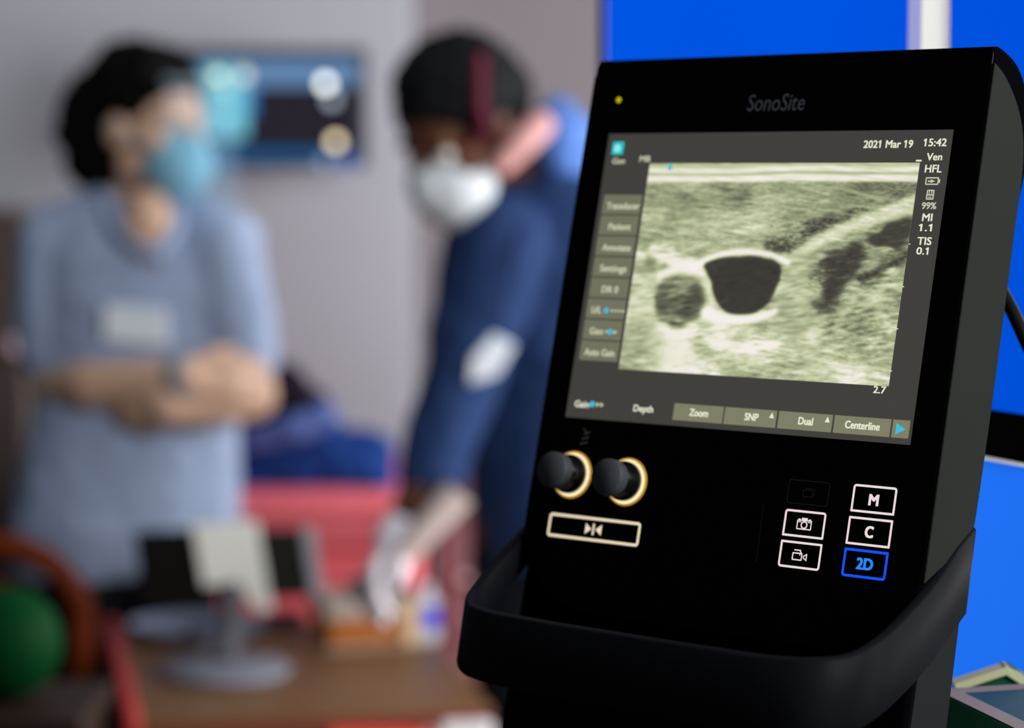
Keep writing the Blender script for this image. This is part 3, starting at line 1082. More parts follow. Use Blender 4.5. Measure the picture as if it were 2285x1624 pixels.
def carton(name, corner, x, y, z, sx, sy, sz, mats, label, group=None, b=0.012):
    """corner = upper corner; x, y, z its axes"""
    c0 = corner - z * sz
    t = thing(name, tuple(corner + x * sx / 2 + y * sy / 2 - z * sz), label, 'box', group)
    Rm = axes(x, y, z)
    bm = bmesh.new()
    box(bm, corner + x * sx / 2 + y * sy / 2 - z * sz / 2, (sx, sy, sz), Rm)
    fin('carton', bm, mats[0], t, bevel=0.001)
    bm = bmesh.new()
    i = b
    for (cu, cv, su, sv) in ((sx / 2, i / 2, sx, i), (sx / 2, sy - i / 2, sx, i), (i / 2, sy / 2, i, sy - 2 * i), (sx - i / 2, sy / 2, i, sy - 2 * i)):
        box(bm, corner + x * cu + y * cv + z * 0.0006, (su, sv, 0.0008), Rm)
    fin('border', bm, mats[1], t, label='pale border of the lid')
    bm = bmesh.new()
    box(bm, corner + x * sx / 2 + y * sy / 2 + z * 0.0004, (sx - 2 * i, sy - 2 * i, 0.0006), Rm)
    fin('lid_print', bm, mats[2], t, label='printed lid')
    bm = bmesh.new()
    for k in range(2): box(bm, corner + x * (sx * 0.40) + y * (sy * (0.35 + 0.08 * k)) + z * 0.001, (sx * 0.35, 0.004, 0.0006), Rm)
    fin('print_line', bm, M_pinkc, t)
    return t


zz = Vector((0, 0, 1))
gb = carton('glove_box', Vector((P0.x, P0.y, BT)), e1, e2, zz, 0.125, 0.20, 0.065, [M_grn, M_pinkc, M_teal],
            'green carton with a dark teal lid and grey border, beside the ultrasound stand', 'cartons by the ultrasound stand', 0.0125)
YQ = 1.447
gb2 = thing('glove_box', (W(2215, 1560, YQ).x, YQ + 0.01, BT - 0.065), 'green carton with a peaked cream-edged top standing behind the teal-lidded carton', 'box', 'cartons by the ultrasound stand')
q_ = [W(2131, 1523, YQ), W(2246, 1485, YQ), W(2312, 1527, YQ)]
zs_ = BT - 0.065
fr_ = q_ + [Vector((q_[2].x, YQ, zs_)), Vector((q_[0].x, YQ, zs_))]
bm = bmesh.new()
prism(bm, fr_, [p + Vector((0.003, 0.012, 0)) for p in fr_])
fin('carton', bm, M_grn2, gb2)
for a_, b_, k_ in ((q_[0], q_[1], 0), (q_[1], q_[2], 1)):
    dv = (b_ - a_).normalized()
    nv = Vector((dv.z, 0, -dv.x))
    if nv.z > 0: nv = -nv
    bm = bmesh.new()
    c_ = (a_ + b_) / 2 + nv * 0.0024 + Vector((0, 0.004 + 0.0007 * k_, 0))
    box(bm, c_, ((b_ - a_).length + 0.002, 0.014, 0.0048), axes(dv, Vector((0, 1, 0)), dv.cross(Vector((0, 1, 0)))))
    fin('edge_strip', bm, M_cream, gb2, label='cream edge strip')
# stand under them
ss = thing('equipment_stand', (0.43, 1.24, 0), 'grey pedestal stand carrying the green cartons', 'stand')
bm = bmesh.new()
cc = Vector((P0.x, P0.y, BT - 0.065 - 0.011)) + e1 * 0.075 + e2 * 0.085
box(bm, cc, (0.155, 0.31, 0.02), axes(e1, e2, zz))
fin('shelf', bm, M_neck, ss, bevel=0.003)
bm = bmesh.new()
cyl(bm, (0.37, 1.24, 0.03), (0.37, 1.27, cc.z - 0.005), 0.018, 0.018, 20)
fin('column', bm, M_neck, ss, smooth=True)
bm = bmesh.new()
lathe(bm, (0.43, 1.20, 0), [(0.115, 0), (0.115, 0.02), (0.09, 0.03), (0.03, 0.036), (0, 0.036)], 36)
fin('base', bm, M_neck, ss, smooth=True)

# ================================================================== WALL MONITOR
YM = 4.62
mon = thing('wall_monitor', (W(560, 240, YM).x, YM, W(560, 240, YM).z), 'dark flat monitor with blue bars and bright lamp reflections behind the woman', 'monitor')
bm = bmesh.new()
a, b = W(300, 106, YM), W(818, 376, YM)
box(bm, Vector(((a.x + b.x) / 2, YM + 0.03, (a.z + b.z) / 2)), (b.x - a.x, 0.05, a.z - b.z))
fin('casing', bm, mat('monitor_casing', (52, 54, 60), 0.5, 0.2), mon, bevel=0.006)
bm = bmesh.new()
box(bm, Vector(((a.x + b.x) / 2, (YM + 0.055 + 4.85) / 2, (a.z + b.z) / 2)), (0.12, 4.85 - YM - 0.055, 0.1))
fin('wall_bracket', bm, M_blackbar, mon)


def flat(name, x0, y0, x1, y1, Y, m, parent, label=None):
    bm = bmesh.new()
    p, r = W(x0, y0, Y), W(x1, y1, Y)
    box(bm, Vector(((p.x + r.x) / 2, Y, (p.z + r.z) / 2)), (abs(r.x - p.x), 0.002, abs(p.z - r.z)))
    return fin(name, bm, m, parent, label=label)


dsc = flat('display', 312, 128, 800, 366, YM + 0.003, glow('monitor_dark', (36, 33, 44), 1.0), mon)
flat('header_bar', 312, 132, 800, 192, YM, glow('monitor_header', (98, 134, 176), 1.0), dsc, 'blue header bar')
flat('side_pane', 455, 150, 552, 306, YM - 0.002, glow('monitor_pane', (112, 196, 216), 1.0), dsc, 'cyan pane')
flat('side_edge', 552, 190, 568, 260, YM - 0.002, glow('monitor_edge', (60, 120, 200), 1.0), dsc)
flat('footer_bar', 312, 334, 800, 362, YM, glow('monitor_footer', (24, 84, 132), 1.0), dsc, 'dark blue footer bar')


def reflection_disc(px, py, r, rgb, s):  # lamp reflections on the monitor, put in as small glowing discs
    bm = bmesh.new()
    p = W(px, py, YM - 0.006)
    cyl(bm, p, p + Vector((0, 0.004, 0)), r, r, 20)
    return fin('lamp_reflection', bm, glow('lamp_reflection_glow', rgb, s), dsc, label=None)


for px, py, rgb, s in ((726, 186, (240, 244, 236), 4.2), (740, 222, (190, 205, 225), 1.6), (749, 316, (250, 228, 185), 3.2), (778, 366, (120, 130, 230), 1.0), (722, 362, (160, 190, 235), 0.9),
                       (545, 168, (255, 250, 225), 1.3), (486, 170, (215, 235, 205), 2.0), (500, 196, (170, 235, 235), 1.4)):
    reflection_disc(px, py, 0.0105, rgb, s)

# ================================================================== BROWN CUPBOARD at the side
cb = W(52, 800, 4.55)
cp = thing('cupboard', (-1.3, 4.71, 0), 'tall brown cupboard with a round pale knob behind the woman', 'cupboard')
M_brown = mat('brown_laminate', (92, 80, 76), 0.5, 0.3, var=0.1, vscale=5)
ztop = W(20, 470, 4.55).z
bm = bmesh.new()
box(bm, Vector(((cb.x - 1.6) / 2, 4.71, ztop / 2)), (cb.x + 1.6, 0.26, ztop))
fin('body', bm, M_brown, cp, bevel=0.004)
for s in (0, 1):
    w = (cb.x + 1.6) / 2
    bm = bmesh.new()
    cx0 = -1.6 + w * (s + 0.5)
    box(bm, Vector((cx0, 4.572, ztop / 2)), (w - 0.008, 0.018, ztop - 0.08))
    dr = fin('door', bm, M_brown, cp, bevel=0.002)
    k = W(26, 772, 4.545) if s else Vector((-1.6 + w - 0.05, 4.545, 1.1))
    bm = bmesh.new()
    ball(bm, k, 0.020)
    cyl(bm, k, k + Vector((0, 0.025, 0)), 0.008)
    fin('knob', bm, mat('pale_knob', (214, 186, 196), 0.3, 0.5), dr, smooth=True)

# ================================================================== RED COUCH with the blue heap
M_red = mat('red_vinyl', (252, 116, 124), 0.5, 0.3)
M_red2 = mat('deep_red_vinyl', (250, 108, 116), 0.5, 0.3)
zc = W(700, 1108, 4.02).z
x0, x1 = W(150, 1108, 4.02).x, W(955, 1108, 4.02).x
co = thing('treatment_couch', ((x0 + x1) / 2, 4.35, 0), 'red padded treatment couch behind the wooden table', 'couch')
bm = bmesh.new()
box(bm, Vector(((x0 + x1) / 2, 4.34, zc - 0.05)), (x1 - x0, 0.64, 0.10))
fin('mattress', bm, M_red, co, bevel=0.025, seg=4)
bm = bmesh.new()
box(bm, Vector(((x0 + x1) / 2, 4.34, (zc - 0.10 + 0.12) / 2)), (x1 - x0 - 0.04, 0.62, zc - 0.10 - 0.12))
fin('body', bm, M_red2, co, bevel=0.01)
bm = bmesh.new()
box(bm, Vector(((x0 + x1) / 2, 4.34, 0.06)), (x1 - x0 - 0.12, 0.54, 0.12))
fin('plinth', bm, M_blackbar, co)

M_cobalt = mat('blue_cloth', (28, 60, 126), 0.85, 0.1, var=0.3, vscale=18)
M_cobalt_l = mat('slate_blue_cloth', (92, 108, 168), 0.85, 0.1)
M_plum = mat('plum_black_cloth', (34, 26, 38), 0.9, 0.05)
bm = bmesh.new()
YC = 4.20
cap(bm, W(560, 1045, YC), 0.062, W(700, 1030, YC), 0.072)
cap(bm, W(700, 1030, YC), 0.070, W(800, 1030, YC), 0.066)
cap(bm, W(800, 1035, YC), 0.060, W(845, 1070, YC - 0.02), 0.032)
cap(bm, W(520, 1050, YC), 0.040, W(850, 1082, YC - 0.06), 0.018)
cap(bm, W(580, 1010, YC + 0.04), 0.06, W(720, 1000, YC + 0.03), 0.06)
grown('blanket', bm, M_cobalt, None, 0.006, 5, 0.010, 16, own_origin=True)
bl = bpy.data.objects['blanket']
tag(bl, 'crumpled dark blue blanket heaped on the red couch', 'blanket')
bm = bmesh.new()
cap(bm, W(560, 985, YC - 0.085), 0.022, W(650, 955, YC - 0.085), 0.028)
cap(bm, W(650, 955, YC - 0.085), 0.028, W(725, 925, YC - 0.07), 0.024)
grown('cloth_roll', bm, M_cobalt_l, None, 0.005, 5, 0.006, 20, own_origin=True)
tag(bpy.data.objects['cloth_roll'], 'slate blue rolled cloth lying on the dark blue blanket', 'cloth')
bm = bmesh.new()
cap(bm, W(560, 890, YC + 0.02), 0.06, W(630, 870, YC + 0.02), 0.050)
cap(bm, W(630, 870, YC + 0.02), 0.05, W(690, 920, YC + 0.02), 0.042)
cap(bm, W(560, 950, YC + 0.03), 0.06, W(690, 950, YC + 0.02), 0.045)
grown('jacket', bm, M_plum, None, 0.006, 5, 0.008, 18, own_origin=True)
tag(bpy.data.objects['jacket'], 'plum-black jacket bundled on top of the blue blanket', 'jacket')

# mauve cabinet behind the man
mc = thing('bedside_cabinet', (W(1010, 1200, 4.45).x, 4.5, 0), 'mauve bedside cabinet between the red couch and the man in navy', 'cabinet')
M_mauve = mat('mauve_laminate', (128, 106, 110), 0.5, 0.2)
xa, xb = W(972, 1100, 4.3).x, W(1180, 1100, 4.3).x
zt = W(1000, 1050, 4.3).z
bm = bmesh.new()
box(bm, Vector(((xa + xb) / 2, 4.5, (zt - 0.02) / 2)), (xb - xa, 0.40, zt - 0.02))
fin('body', bm, M_mauve, mc, bevel=0.004)
bm = bmesh.new()
box(bm, Vector(((xa + xb) / 2, 4.5, zt - 0.01)), (xb - xa + 0.02, 0.42, 0.02))
fin('top', bm, M_mauve, mc, bevel=0.004)
for k in range(3):
    bm = bmesh.new()
    zk = 0.12 + (zt - 0.2) * (k + 0.5) / 3
    box(bm, Vector(((xa + xb) / 2, 4.293, zk)), (xb - xa - 0.03, 0.018, (zt - 0.2) / 3 - 0.012))
    d = fin('drawer', bm, M_mauve, mc, bevel=0.002)
    bm = bmesh.new()
    box(bm, Vector(((xa + xb) / 2, 4.276, zk)), (0.08, 0.018, 0.012))
    fin('handle', bm, M_whitemetal, d, bevel=0.002)

# ================================================================== WOODEN TABLE and what stands on it
TZ = 0.75
fl, fr = onz(292, 1612, TZ), onz(1097, 1573, TZ)
ex = (fr - fl).normalized()
ey = Vector((-ex.y, ex.x, 0))
tw = (fr - fl).length
tl_ = 0.64
tc = fl + ex * tw / 2 + ey * tl_ / 2
RT = axes(ex, ey, zz)
M_wood = mat('brown_wood', (106, 72, 38), 0.42, 0.3, var=0.18, vscale=7)
nt = M_wood.node_tree
mp = nt.nodes.new('ShaderNodeMapping')
mp.inputs['Scale'].default_value = (0.5, 7.0, 2.0)
for l in list(nt.links):
    if l.to_node.type == 'TEX_NOISE' and l.to_socket.name == 'Vector':
        src = l.from_socket
        nt.links.remove(l)
        nt.links.new(src, mp.inputs['Vector'])
        nt.links.new(mp.outputs['Vector'], [n for n in nt.nodes if n.type == 'TEX_NOISE'][0].inputs['Vector'])
        break
M_redge = mat('red_edging', (168, 46, 44), 0.5, 0.3)
M_leg = mat('dark_steel', (40, 40, 44), 0.4, 0.4, 0.5)
tb = thing('table', (tc.x, tc.y, 0), 'small brown wooden table with a red edge in front of the couch', 'table')
bm = bmesh.new()
box(bm, Vector((tc.x, tc.y, TZ - 0.014)), (tw, tl_, 0.028), RT)
fin('tabletop', bm, M_wood, tb, bevel=0.004)
bm = bmesh.new()
c = fl + ey * tl_ / 2 + ex * 0.001
box(bm, Vector((c.x, c.y, TZ - 0.006)), (0.022, tl_ + 0.03, 0.040), RT)
fin('edge_rail', bm, M_redge, tb, bevel=0.006, label='red edge rail')
bm = bmesh.new()
c = (fl + fr) / 2 - ey * 0.004
box(bm, Vector((c.x, c.y, TZ - 0.022)), (tw, 0.008, 0.03), RT)
fin('front_edge', bm, mat('red_brown_edging', (110, 50, 36), 0.5, 0.3), tb, bevel=0.002, label='red-brown front edge')
for sx in (0.05, 0.95):
    for sy in (0.06, 0.94):
        p = fl + ex * tw * sx + ey * tl_ * sy
        bm = bmesh.new()
        cyl(bm, (p.x, p.y, 0), (p.x, p.y, TZ - 0.026), 0.014, 0.014, 16)
        fin('leg', bm, M_leg, tb, smooth=True)

# tablet on a round stand, seen from behind
YT = 3.33
bc = onz(502, 1503, TZ)
ts = thing('display_stand', (bc.x, bc.y, TZ), 'black and white panel on a round grey foot at the front of the table', 'display')
M_greyp = mat('grey_plastic', (112, 114, 126), 0.45, 0.3)
M_pblack = mat('brown_black_panel', (17, 14, 13), 0.6, 0.1)
M_pgrey = mat('dark_olive_panel', (34, 34, 31), 0.6, 0.1)
M_pwhite = mat('off_white_panel', (234, 236, 228), 0.6, 0.2)
bm = bmesh.new()
lathe(bm, (bc.x, bc.y, TZ), [(0.092, 0), (0.095, 0.006), (0.088, 0.014), (0.03, 0.022), (0, 0.022)], 44)
fin('foot', bm, M_greyp, ts, smooth=True)
bm = bmesh.new()
nb = Vector((bc.x, bc.y, TZ + 0.018))
nt_ = W(520, 1300, YT + 0.01)
tube(bm, spline([nb, nb.lerp(nt_, 0.4) + Vector((0.004, 0.01, 0)), nt_], 6), 0.017, 14)
fin('neck', bm, mat('grey_neck', (84, 84, 90), 0.45, 0.3), ts, smooth=True)


def slab(name, quad, Y, th, m, parent, label=None, b=0.002):
    bm = bmesh.new()
    prism(bm, [W(x, y, Y) for x, y in quad], [W(x, y, Y) + Vector((0, th, 0)) for x, y in quad])
    return fin(name, bm, m, parent, bevel=b, label=label)


slab('panel', [(300, 1188), (440, 1182), (470, 1352), (318, 1360)], YT, 0.012, M_pblack, ts, 'brown-black half of the panel')
slab('centre_cover', [(428, 1172), (572, 1166), (606, 1362), (575, 1368), (530, 1300), (452, 1310)], YT - 0.006, 0.02, M_pwhite, ts, 'off-white tapering centre cover')
slab('panel', [(572, 1184), (672, 1180), (694, 1330), (598, 1336)], YT, 0.012, M_pgrey, ts, 'dark olive half of the panel')
slab('edge_strip', [(672, 1178), (700, 1177), (722, 1330), (694, 1331)], YT, 0.012, mat('silver_edge', (170, 172, 182), 0.4, 0.4), ts, 'silver edge strip')

# oval tray behind with dark packets
tc2 = onz(440, 1424, TZ)
tr_ = thing('tray', (tc2.x, tc2.y, TZ), 'shallow grey-blue oval tray behind the black and white panel', 'tray')
bm = bmesh.new()
rings = []
prf = [(0.80, 0.0), (0.95, 0.012), (1.0, 0.026), (0.97, 0.026), (0.90, 0.012), (0.78, 0.005)]
for r, h in prf: rings.append([bm.verts.new(Vector((tc2.x + 0.105 * r * math.cos(2 * math.pi * k / 40), tc2.y + 0.085 * r * math.sin(2 * math.pi * k / 40), TZ + h))) for k in range(40)])
for a, b in zip(rings, rings[1:]):
    for k in range(40): bm.faces.new((a[k], a[(k + 1) % 40], b[(k + 1) % 40], b[k]))
bm.faces.new(list(reversed(rings[0]))); bm.faces.new(rings[-1])
fin('dish', bm, mat('grey_blue_plastic', (112, 120, 142), 0.45, 0.3), tr_, smooth=True)
M_navyp = mat('navy_packet', (14, 22, 52), 0.6, 0.2)
p = onz(456, 1424, TZ + 0.008)
bm = bmesh.new()
cap(bm, Vector((p.x - 0.022, p.y, TZ + 0.016)), 0.011, Vector((p.x + 0.03, p.y + 0.01, TZ + 0.016)), 0.011)
tag(grown('packet', bm, M_navyp, None, 0.003, 3, own_origin=True), 'navy rolled packet lying inside the oval tray', 'packet', 'navy packets on the table')
p = onz(628, 1400, TZ)
bm = bmesh.new()
cap(bm, Vector((p.x - 0.02, p.y, TZ + 0.013)), 0.012, Vector((p.x + 0.025, p.y + 0.015, TZ + 0.013)), 0.012)
tag(grown('packet', bm, M_navyp, None, 0.003, 3, own_origin=True), 'navy rolled packet on the table between tray and plastic tub', 'packet', 'navy packets on the table')

# plastic tub with amber block
M_amber = mat('amber_gel', (156, 90, 26), 0.35, 0.4, var=0.2, vscale=14)
M_clear = mat('cloudy_clear_plastic', (170, 158, 150), 0.3, 0.4)
YB = 3.30
tA, tB = onz(728, 1452, TZ), onz(940, 1438, TZ)
tx = (tB - tA).normalized()
ty = Vector((-tx.y, tx.x, 0))
sx_, sy_, sz_ = (tB - tA).length, 0.10, 0.074
tu = thing('gel_tub', tuple((tA + tB) / 2 + ty * sy_ / 2), 'cloudy plastic tub holding an amber gel block on the table', 'tub')
RTb = axes(tx, ty, zz)
cc = (tA + tB) / 2 + ty * sy_ / 2
bm = bmesh.new()
box(bm, cc + zz * 0.026, (sx_ * 0.96, sy_ * 0.94, 0.046), RTb)
fin('gel_block', bm, M_amber, tu, bevel=0.004, label='amber gel block')
bm = bmesh.new()
for (a_, b_, su, sv) in ((0, -0.5, 1, 0), (0, 0.5, 1, 0), (-0.5, 0, 0, 1), (0.5, 0, 0, 1)):
    box(bm, cc + tx * (a_ * sx_) + ty * (b_ * sy_) + zz * 0.0605, (sx_ if su else 0.004, sy_ if sv else 0.004, 0.026), RTb)
box(bm, cc + zz * 0.0015, (sx_, sy_, 0.003), RTb)
fin('tub_wall', bm, M_clear, tu)
bm = bmesh.new()
box(bm, cc + tx * (sx_ * 0.40) - ty * (sy_ * 0.5 + 0.001) + zz * 0.036, (sx_ * 0.17, 0.003, 0.066), RTb)
fin('end_label', bm, mat('cream_label', (214, 184, 148), 0.6, 0.2), tu, label='cream end label')

# small white bottle with a blue label
bb = onz(950, 1432, TZ)
bo = thing('bottle', (bb.x, bb.y, TZ), 'small white bottle with a bright blue label beside the amber tub', 'bottle')
bm = bmesh.new()
lathe(bm, bb, [(0.019, 0), (0.021, 0.003), (0.021, 0.062), (0.017, 0.070), (0, 0.070)], 28)
fin('body', bm, mat('white_plastic', (205, 208, 222), 0.4, 0.3), bo, smooth=True)
bm = bmesh.new()
lathe(bm, bb, [(0.0216, 0.026), (0.0216, 0.056)], 28)
fin('label_band', bm, mat('bright_blue_label', (44, 64, 226), 0.5, 0.2), bo, smooth=True, label='bright blue label')
bm = bmesh.new()
lathe(bm, bb + zz * 0.070, [(0.012, 0), (0.012, 0.016), (0.010, 0.019), (0, 0.019)], 20)
fin('cap', bm, bpy.data.materials['white_plastic'], bo, smooth=True)

# bins below the table front
M_redbin = mat('red_plastic', (240, 72, 60), 0.4, 0.3)
M_pinkbin = mat('pink_plastic', (250, 150, 150), 0.4, 0.3)
M_whitebin = mat('white_bin_plastic', (226, 222, 224), 0.4, 0.3)


def bin_(name, px0, px1, ytop, Y, m, label, mlid=None):
    a, b = W(px0, ytop, Y + 0.185), W(px1, ytop, Y + 0.185)
    c = (a + b) / 2
    w = b.x - a.x
    t = thing(name, (c.x, Y + 0.09, 0), label, 'bin', 'waste bins under the table edge')
    bm = bmesh.new()
    z0, z1 = 0.0, c.z - 0.03
    prism(bm, [Vector((c.x + sx * w * 0.42, Y + 0.09 + sy * 0.08, z0)) for sx, sy in ((-1, -1), (1, -1), (1, 1), (-1, 1))],
          [Vector((c.x + sx * w * 0.48, Y + 0.09 + sy * 0.09, z1)) for sx, sy in ((-1, -1), (1, -1), (1, 1), (-1, 1))])
    fin('body', bm, m, t, bevel=0.008)
    bm = bmesh.new()
    box(bm, Vector((c.x, Y + 0.09, c.z - 0.016)), (w, 0.19, 0.03))
    fin('lid', bm, mlid or m, t, bevel=0.008)
    return t


bin_('waste_bin', 730, 935, 1622, 2.84, M_redbin, 'wide red lidded bin standing under the table edge')
bin_('waste_bin', 938, 975, 1618, 2.86, M_pinkbin, 'narrow pink lidded bin between the red bin and the white bin')
bin_('waste_bin', 980, 1100, 1600, 2.88, M_whitebin, 'white lidded bin under the table corner by the ultrasound stand')

# ================================================================== CHAIR, SIDE CABINET, GREEN BALL
M_orange = mat('orange_brown_wood', (98, 38, 8), 0.5, 0.1, var=0.2, vscale=9)
YH = 3.42
chx = W(-30, 1400, YH)
ch = thing('chair', (chx.x, YH - 0.18, 0), 'orange-brown bentwood chair with a round back behind the green ball', 'chair')
bm = bmesh.new()
arc = []
for k in range(19):
    a = math.pi * (1.0 - k / 18)
    arc.append(Vector((chx.x + 0.142 * math.cos(a), YH, W(0, 1380, YH).z + 0.112 * math.sin(a))))
lo0, lo1 = Vector((arc[0].x, YH - 0.01, 0.45)), Vector((arc[-1].x, YH - 0.01, 0.45))
tube(bm, spline([lo0] + arc + [lo1], 4), 0.019, 14)
fin('backrest', bm, M_orange, ch, smooth=True)
bm = bmesh.new()
arc2 = [Vector((chx.x + 0.085 * math.cos(math.pi * (1 - k / 12)), YH, W(0, 1400, YH).z + 0.06 * math.sin(math.pi * (1 - k / 12)))) for k in range(13)]
tube(bm, spline([Vector((arc2[0].x, YH, 0.45))] + arc2 + [Vector((arc2[-1].x, YH, 0.45))], 4), 0.010, 12)
fin('inner_hoop', bm, M_orange, ch, smooth=True)
bm = bmesh.new()
lathe(bm, (chx.x, YH - 0.17, 0.43), [(0.17, 0), (0.185, 0.01), (0.185, 0.025), (0.17, 0.034), (0, 0.03)], 40)
fin('seat', bm, M_orange, ch, smooth=True)
for sx in (-1, 1):
    for sy in (-1, 1):
        bm = bmesh.new()
        cyl(bm, (chx.x + 0.14 * sx, YH - 0.17 + 0.14 * sy, 0), (chx.x + 0.12 * sx, YH - 0.17 + 0.12 * sy, 0.435), 0.013, 0.017, 14)
        fin('leg', bm, M_orange, ch, smooth=True)

M_dkwood = mat('dark_brown_wood', (42, 28, 22), 0.5, 0.2, var=0.2, vscale=8)
sz = W(100, 1548, 2.90).z
xr = W(212, 1548, 2.85).x
sc_ = thing('side_cabinet', (xr - 0.25, 2.87, 0), 'low dark brown cabinet carrying the green ball', 'cabinet')
bm = bmesh.new()
box(bm, Vector((xr - 0.25, 2.87, (sz - 0.025) / 2)), (0.48, 0.20, sz - 0.025))
fin('body', bm, M_dkwood, sc_, bevel=0.004)
bm = bmesh.new()
box(bm, Vector((xr - 0.25, 2.87, sz - 0.0125)), (0.50, 0.22, 0.025))
fin('top', bm, M_dkwood, sc_, bevel=0.004)
for k in (-1, 1):
    bm = bmesh.new()
    box(bm, Vector((xr - 0.25 + 0.117 * k, 2.762, (sz - 0.025) / 2)), (0.226, 0.016, sz - 0.09))
    d = fin('door', bm, M_dkwood, sc_, bevel=0.002)
    bm = bmesh.new()
    ball(bm, Vector((xr - 0.25 + 0.03 * k, 2.745, sz - 0.15)), 0.011)
    fin('knob', bm, M_leg, d, smooth=True)
gc = W(10, 1425, 2.87)
gr = 0.071
bm = bmesh.new()
gcz = sz + gr
ball(bm, Vector((gc.x, 2.87, gcz)), gr, seg=40)
tag(fin('green_ball', bm, mat('green_rubber', (0, 54, 20), 0.6, 0.05), None, smooth=True, own_origin=True), 'glossy dark green ball on the low brown cabinet', 'ball')

# ================================================================== PEOPLE
M_skin = mat('light_skin', (214, 174, 148), 0.55, 0.25, var=0.06, vscale=20)
M_skind = mat('dark_brown_skin', (92, 58, 42), 0.5, 0.25, var=0.08, vscale=20)
M_hair = mat('near_black_hair', (10, 8, 8), 0.7, 0.08, bump=0.4, vscale=60)
M_hair2 = mat('black_hair', (16, 17, 20), 0.7, 0.08, bump=0.4, vscale=60)
M_shirt = mat('grey_blue_scrubs', (160, 175, 204), 0.85, 0.1, var=0.08, vscale=10)
M_dark = mat('black_trousers', (22, 24, 30), 0.85, 0.1)
M_navy = mat('navy_scrubs', (36, 56, 96), 0.85, 0.1, var=0.12, vscale=9)
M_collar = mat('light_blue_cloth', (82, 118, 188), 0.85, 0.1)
M_maskb = mat('pale_blue_mask', (136, 194, 214), 0.8, 0.1)
M_maskw = mat('white_mask', (205, 212, 216), 0.8, 0.1)
M_badge = mat('white_badge', (240, 247, 255), 0.5, 0.2)
M_glove = mat('white_glove', (246, 242, 252), 0.5, 0.3)
M_shoe = mat('dark_shoe', (20, 20, 22), 0.6, 0.2)


def head(bm, c, fd, up, sc=1.0):
    """skull, jaw, nose, brow, lips and ears about centre c; fd where the face looks, up the crown"""
    fd = fd.normalized()
    rt = fd.cross(up).normalized()
    up = rt.cross(fd).normalized()
    Rh = axes(rt, fd, up)
    g = lambda x, y, z: c + (rt * x + fd * y + up * z) * sc
    ball(bm, g(0, -0.008, 0.022), (0.074 * sc, 0.094 * sc, 0.088 * sc), Rh)
    ball(bm, g(0, 0.022, -0.045), (0.060 * sc, 0.066 * sc, 0.066 * sc), Rh)
    cap(bm, g(0, 0.060, -0.094), 0.022 * sc, g(0, 0.045, -0.06), 0.04 * sc)
    for s in (-1, 1):
        cap(bm, g(0.05 * s, 0.0, -0.060), 0.022 * sc, g(0.012 * s, 0.064, -0.092), 0.018 * sc)
        ball(bm, g(0.042 * s, 0.052, -0.024), 0.026 * sc)
        ball(bm, g(0.030 * s, 0.076, 0.020), (0.024 * sc, 0.010 * sc, 0.008 * sc), Rh)
        ball(bm, g(0.076 * s, -0.008, -0.006), (0.010 * sc, 0.020 * sc, 0.033 * sc), Rh)
        ball(bm, g(0.013 * s, 0.098, -0.036), 0.009 * sc)
    chain(bm, [(g(0, 0.086, 0.012), 0.010 * sc), (g(0, 0.100, -0.018), 0.012 * sc), (g(0, 0.108, -0.032), 0.013 * sc)])
    cap(bm, g(-0.016, 0.083, -0.062), 0.008 * sc, g(0.016, 0.083, -0.062), 0.008 * sc)
    cap(bm, g(-0.013, 0.080, -0.073), 0.009 * sc, g(0.013, 0.080, -0.073), 0.009 * sc)
    return g, rt, fd, up


def eyes(g, parent, sc=1.0):
    for s in (-1, 1):
        bm = bmesh.new()
        ball(bm, g(0.031 * s, 0.0715, 0.0), 0.0125 * sc)
        e = fin('eye', bm, mat('eye_white', (220, 216, 210), 0.2, 0.5), parent, smooth=True)
        bm = bmesh.new()
        ball(bm, g(0.031 * s, 0.0790, 0.0), 0.0062 * sc)
        fin('iris', bm, mat('dark_iris', (30, 20, 14), 0.2, 0.5), e, smooth=True)


def hand(bm, wr, d, pn, size=1.0, curl=0.35, thumb=1):
    """wrist, finger direction, palm normal; four bent fingers and a thumb"""
    d = d.normalized()
    sd = d.cross(pn).normalized()
    pn = sd.cross(d).normalized()
    g = lambda x, y, z: wr + (sd * x + d * y + pn * z) * size
    for x in (-0.028, -0.010, 0.010, 0.028): cap(bm, g(x * 0.75, 0.012, 0), 0.017 * size, g(x, 0.088, 0.0), 0.0125 * size)
    for x, ln_ in ((-0.031, 0.072), (-0.0105, 0.082), (0.0105, 0.076), (0.031, 0.060)):
        p = g(x, 0.088, 0)
        pts = [(p, 0.0105 * size)]
        a = curl * 0.5
        for k, part in enumerate((0.45, 0.32, 0.23)):
            a += curl
            p = p + (d * math.cos(a) - pn * math.sin(a) + sd * x * 1.2) * ln_ * part * size
            pts.append((p, (0.0098 - 0.0009 * k) * size))
        chain(bm, pts)
    s = thumb
    chain(bm, [(g(-0.022 * s, 0.026, -0.006), 0.0155 * size), (g(-0.046 * s, 0.052, -0.018), 0.0125 * size), (g(-0.052 * s, 0.078, -0.028), 0.0108 * size), (g(-0.048 * s, 0.098, -0.036), 0.0095 * size)])


X, Yv, Z = Vector((1, 0, 0)), Vector((0, 1, 0)), Vector((0, 0, 1))

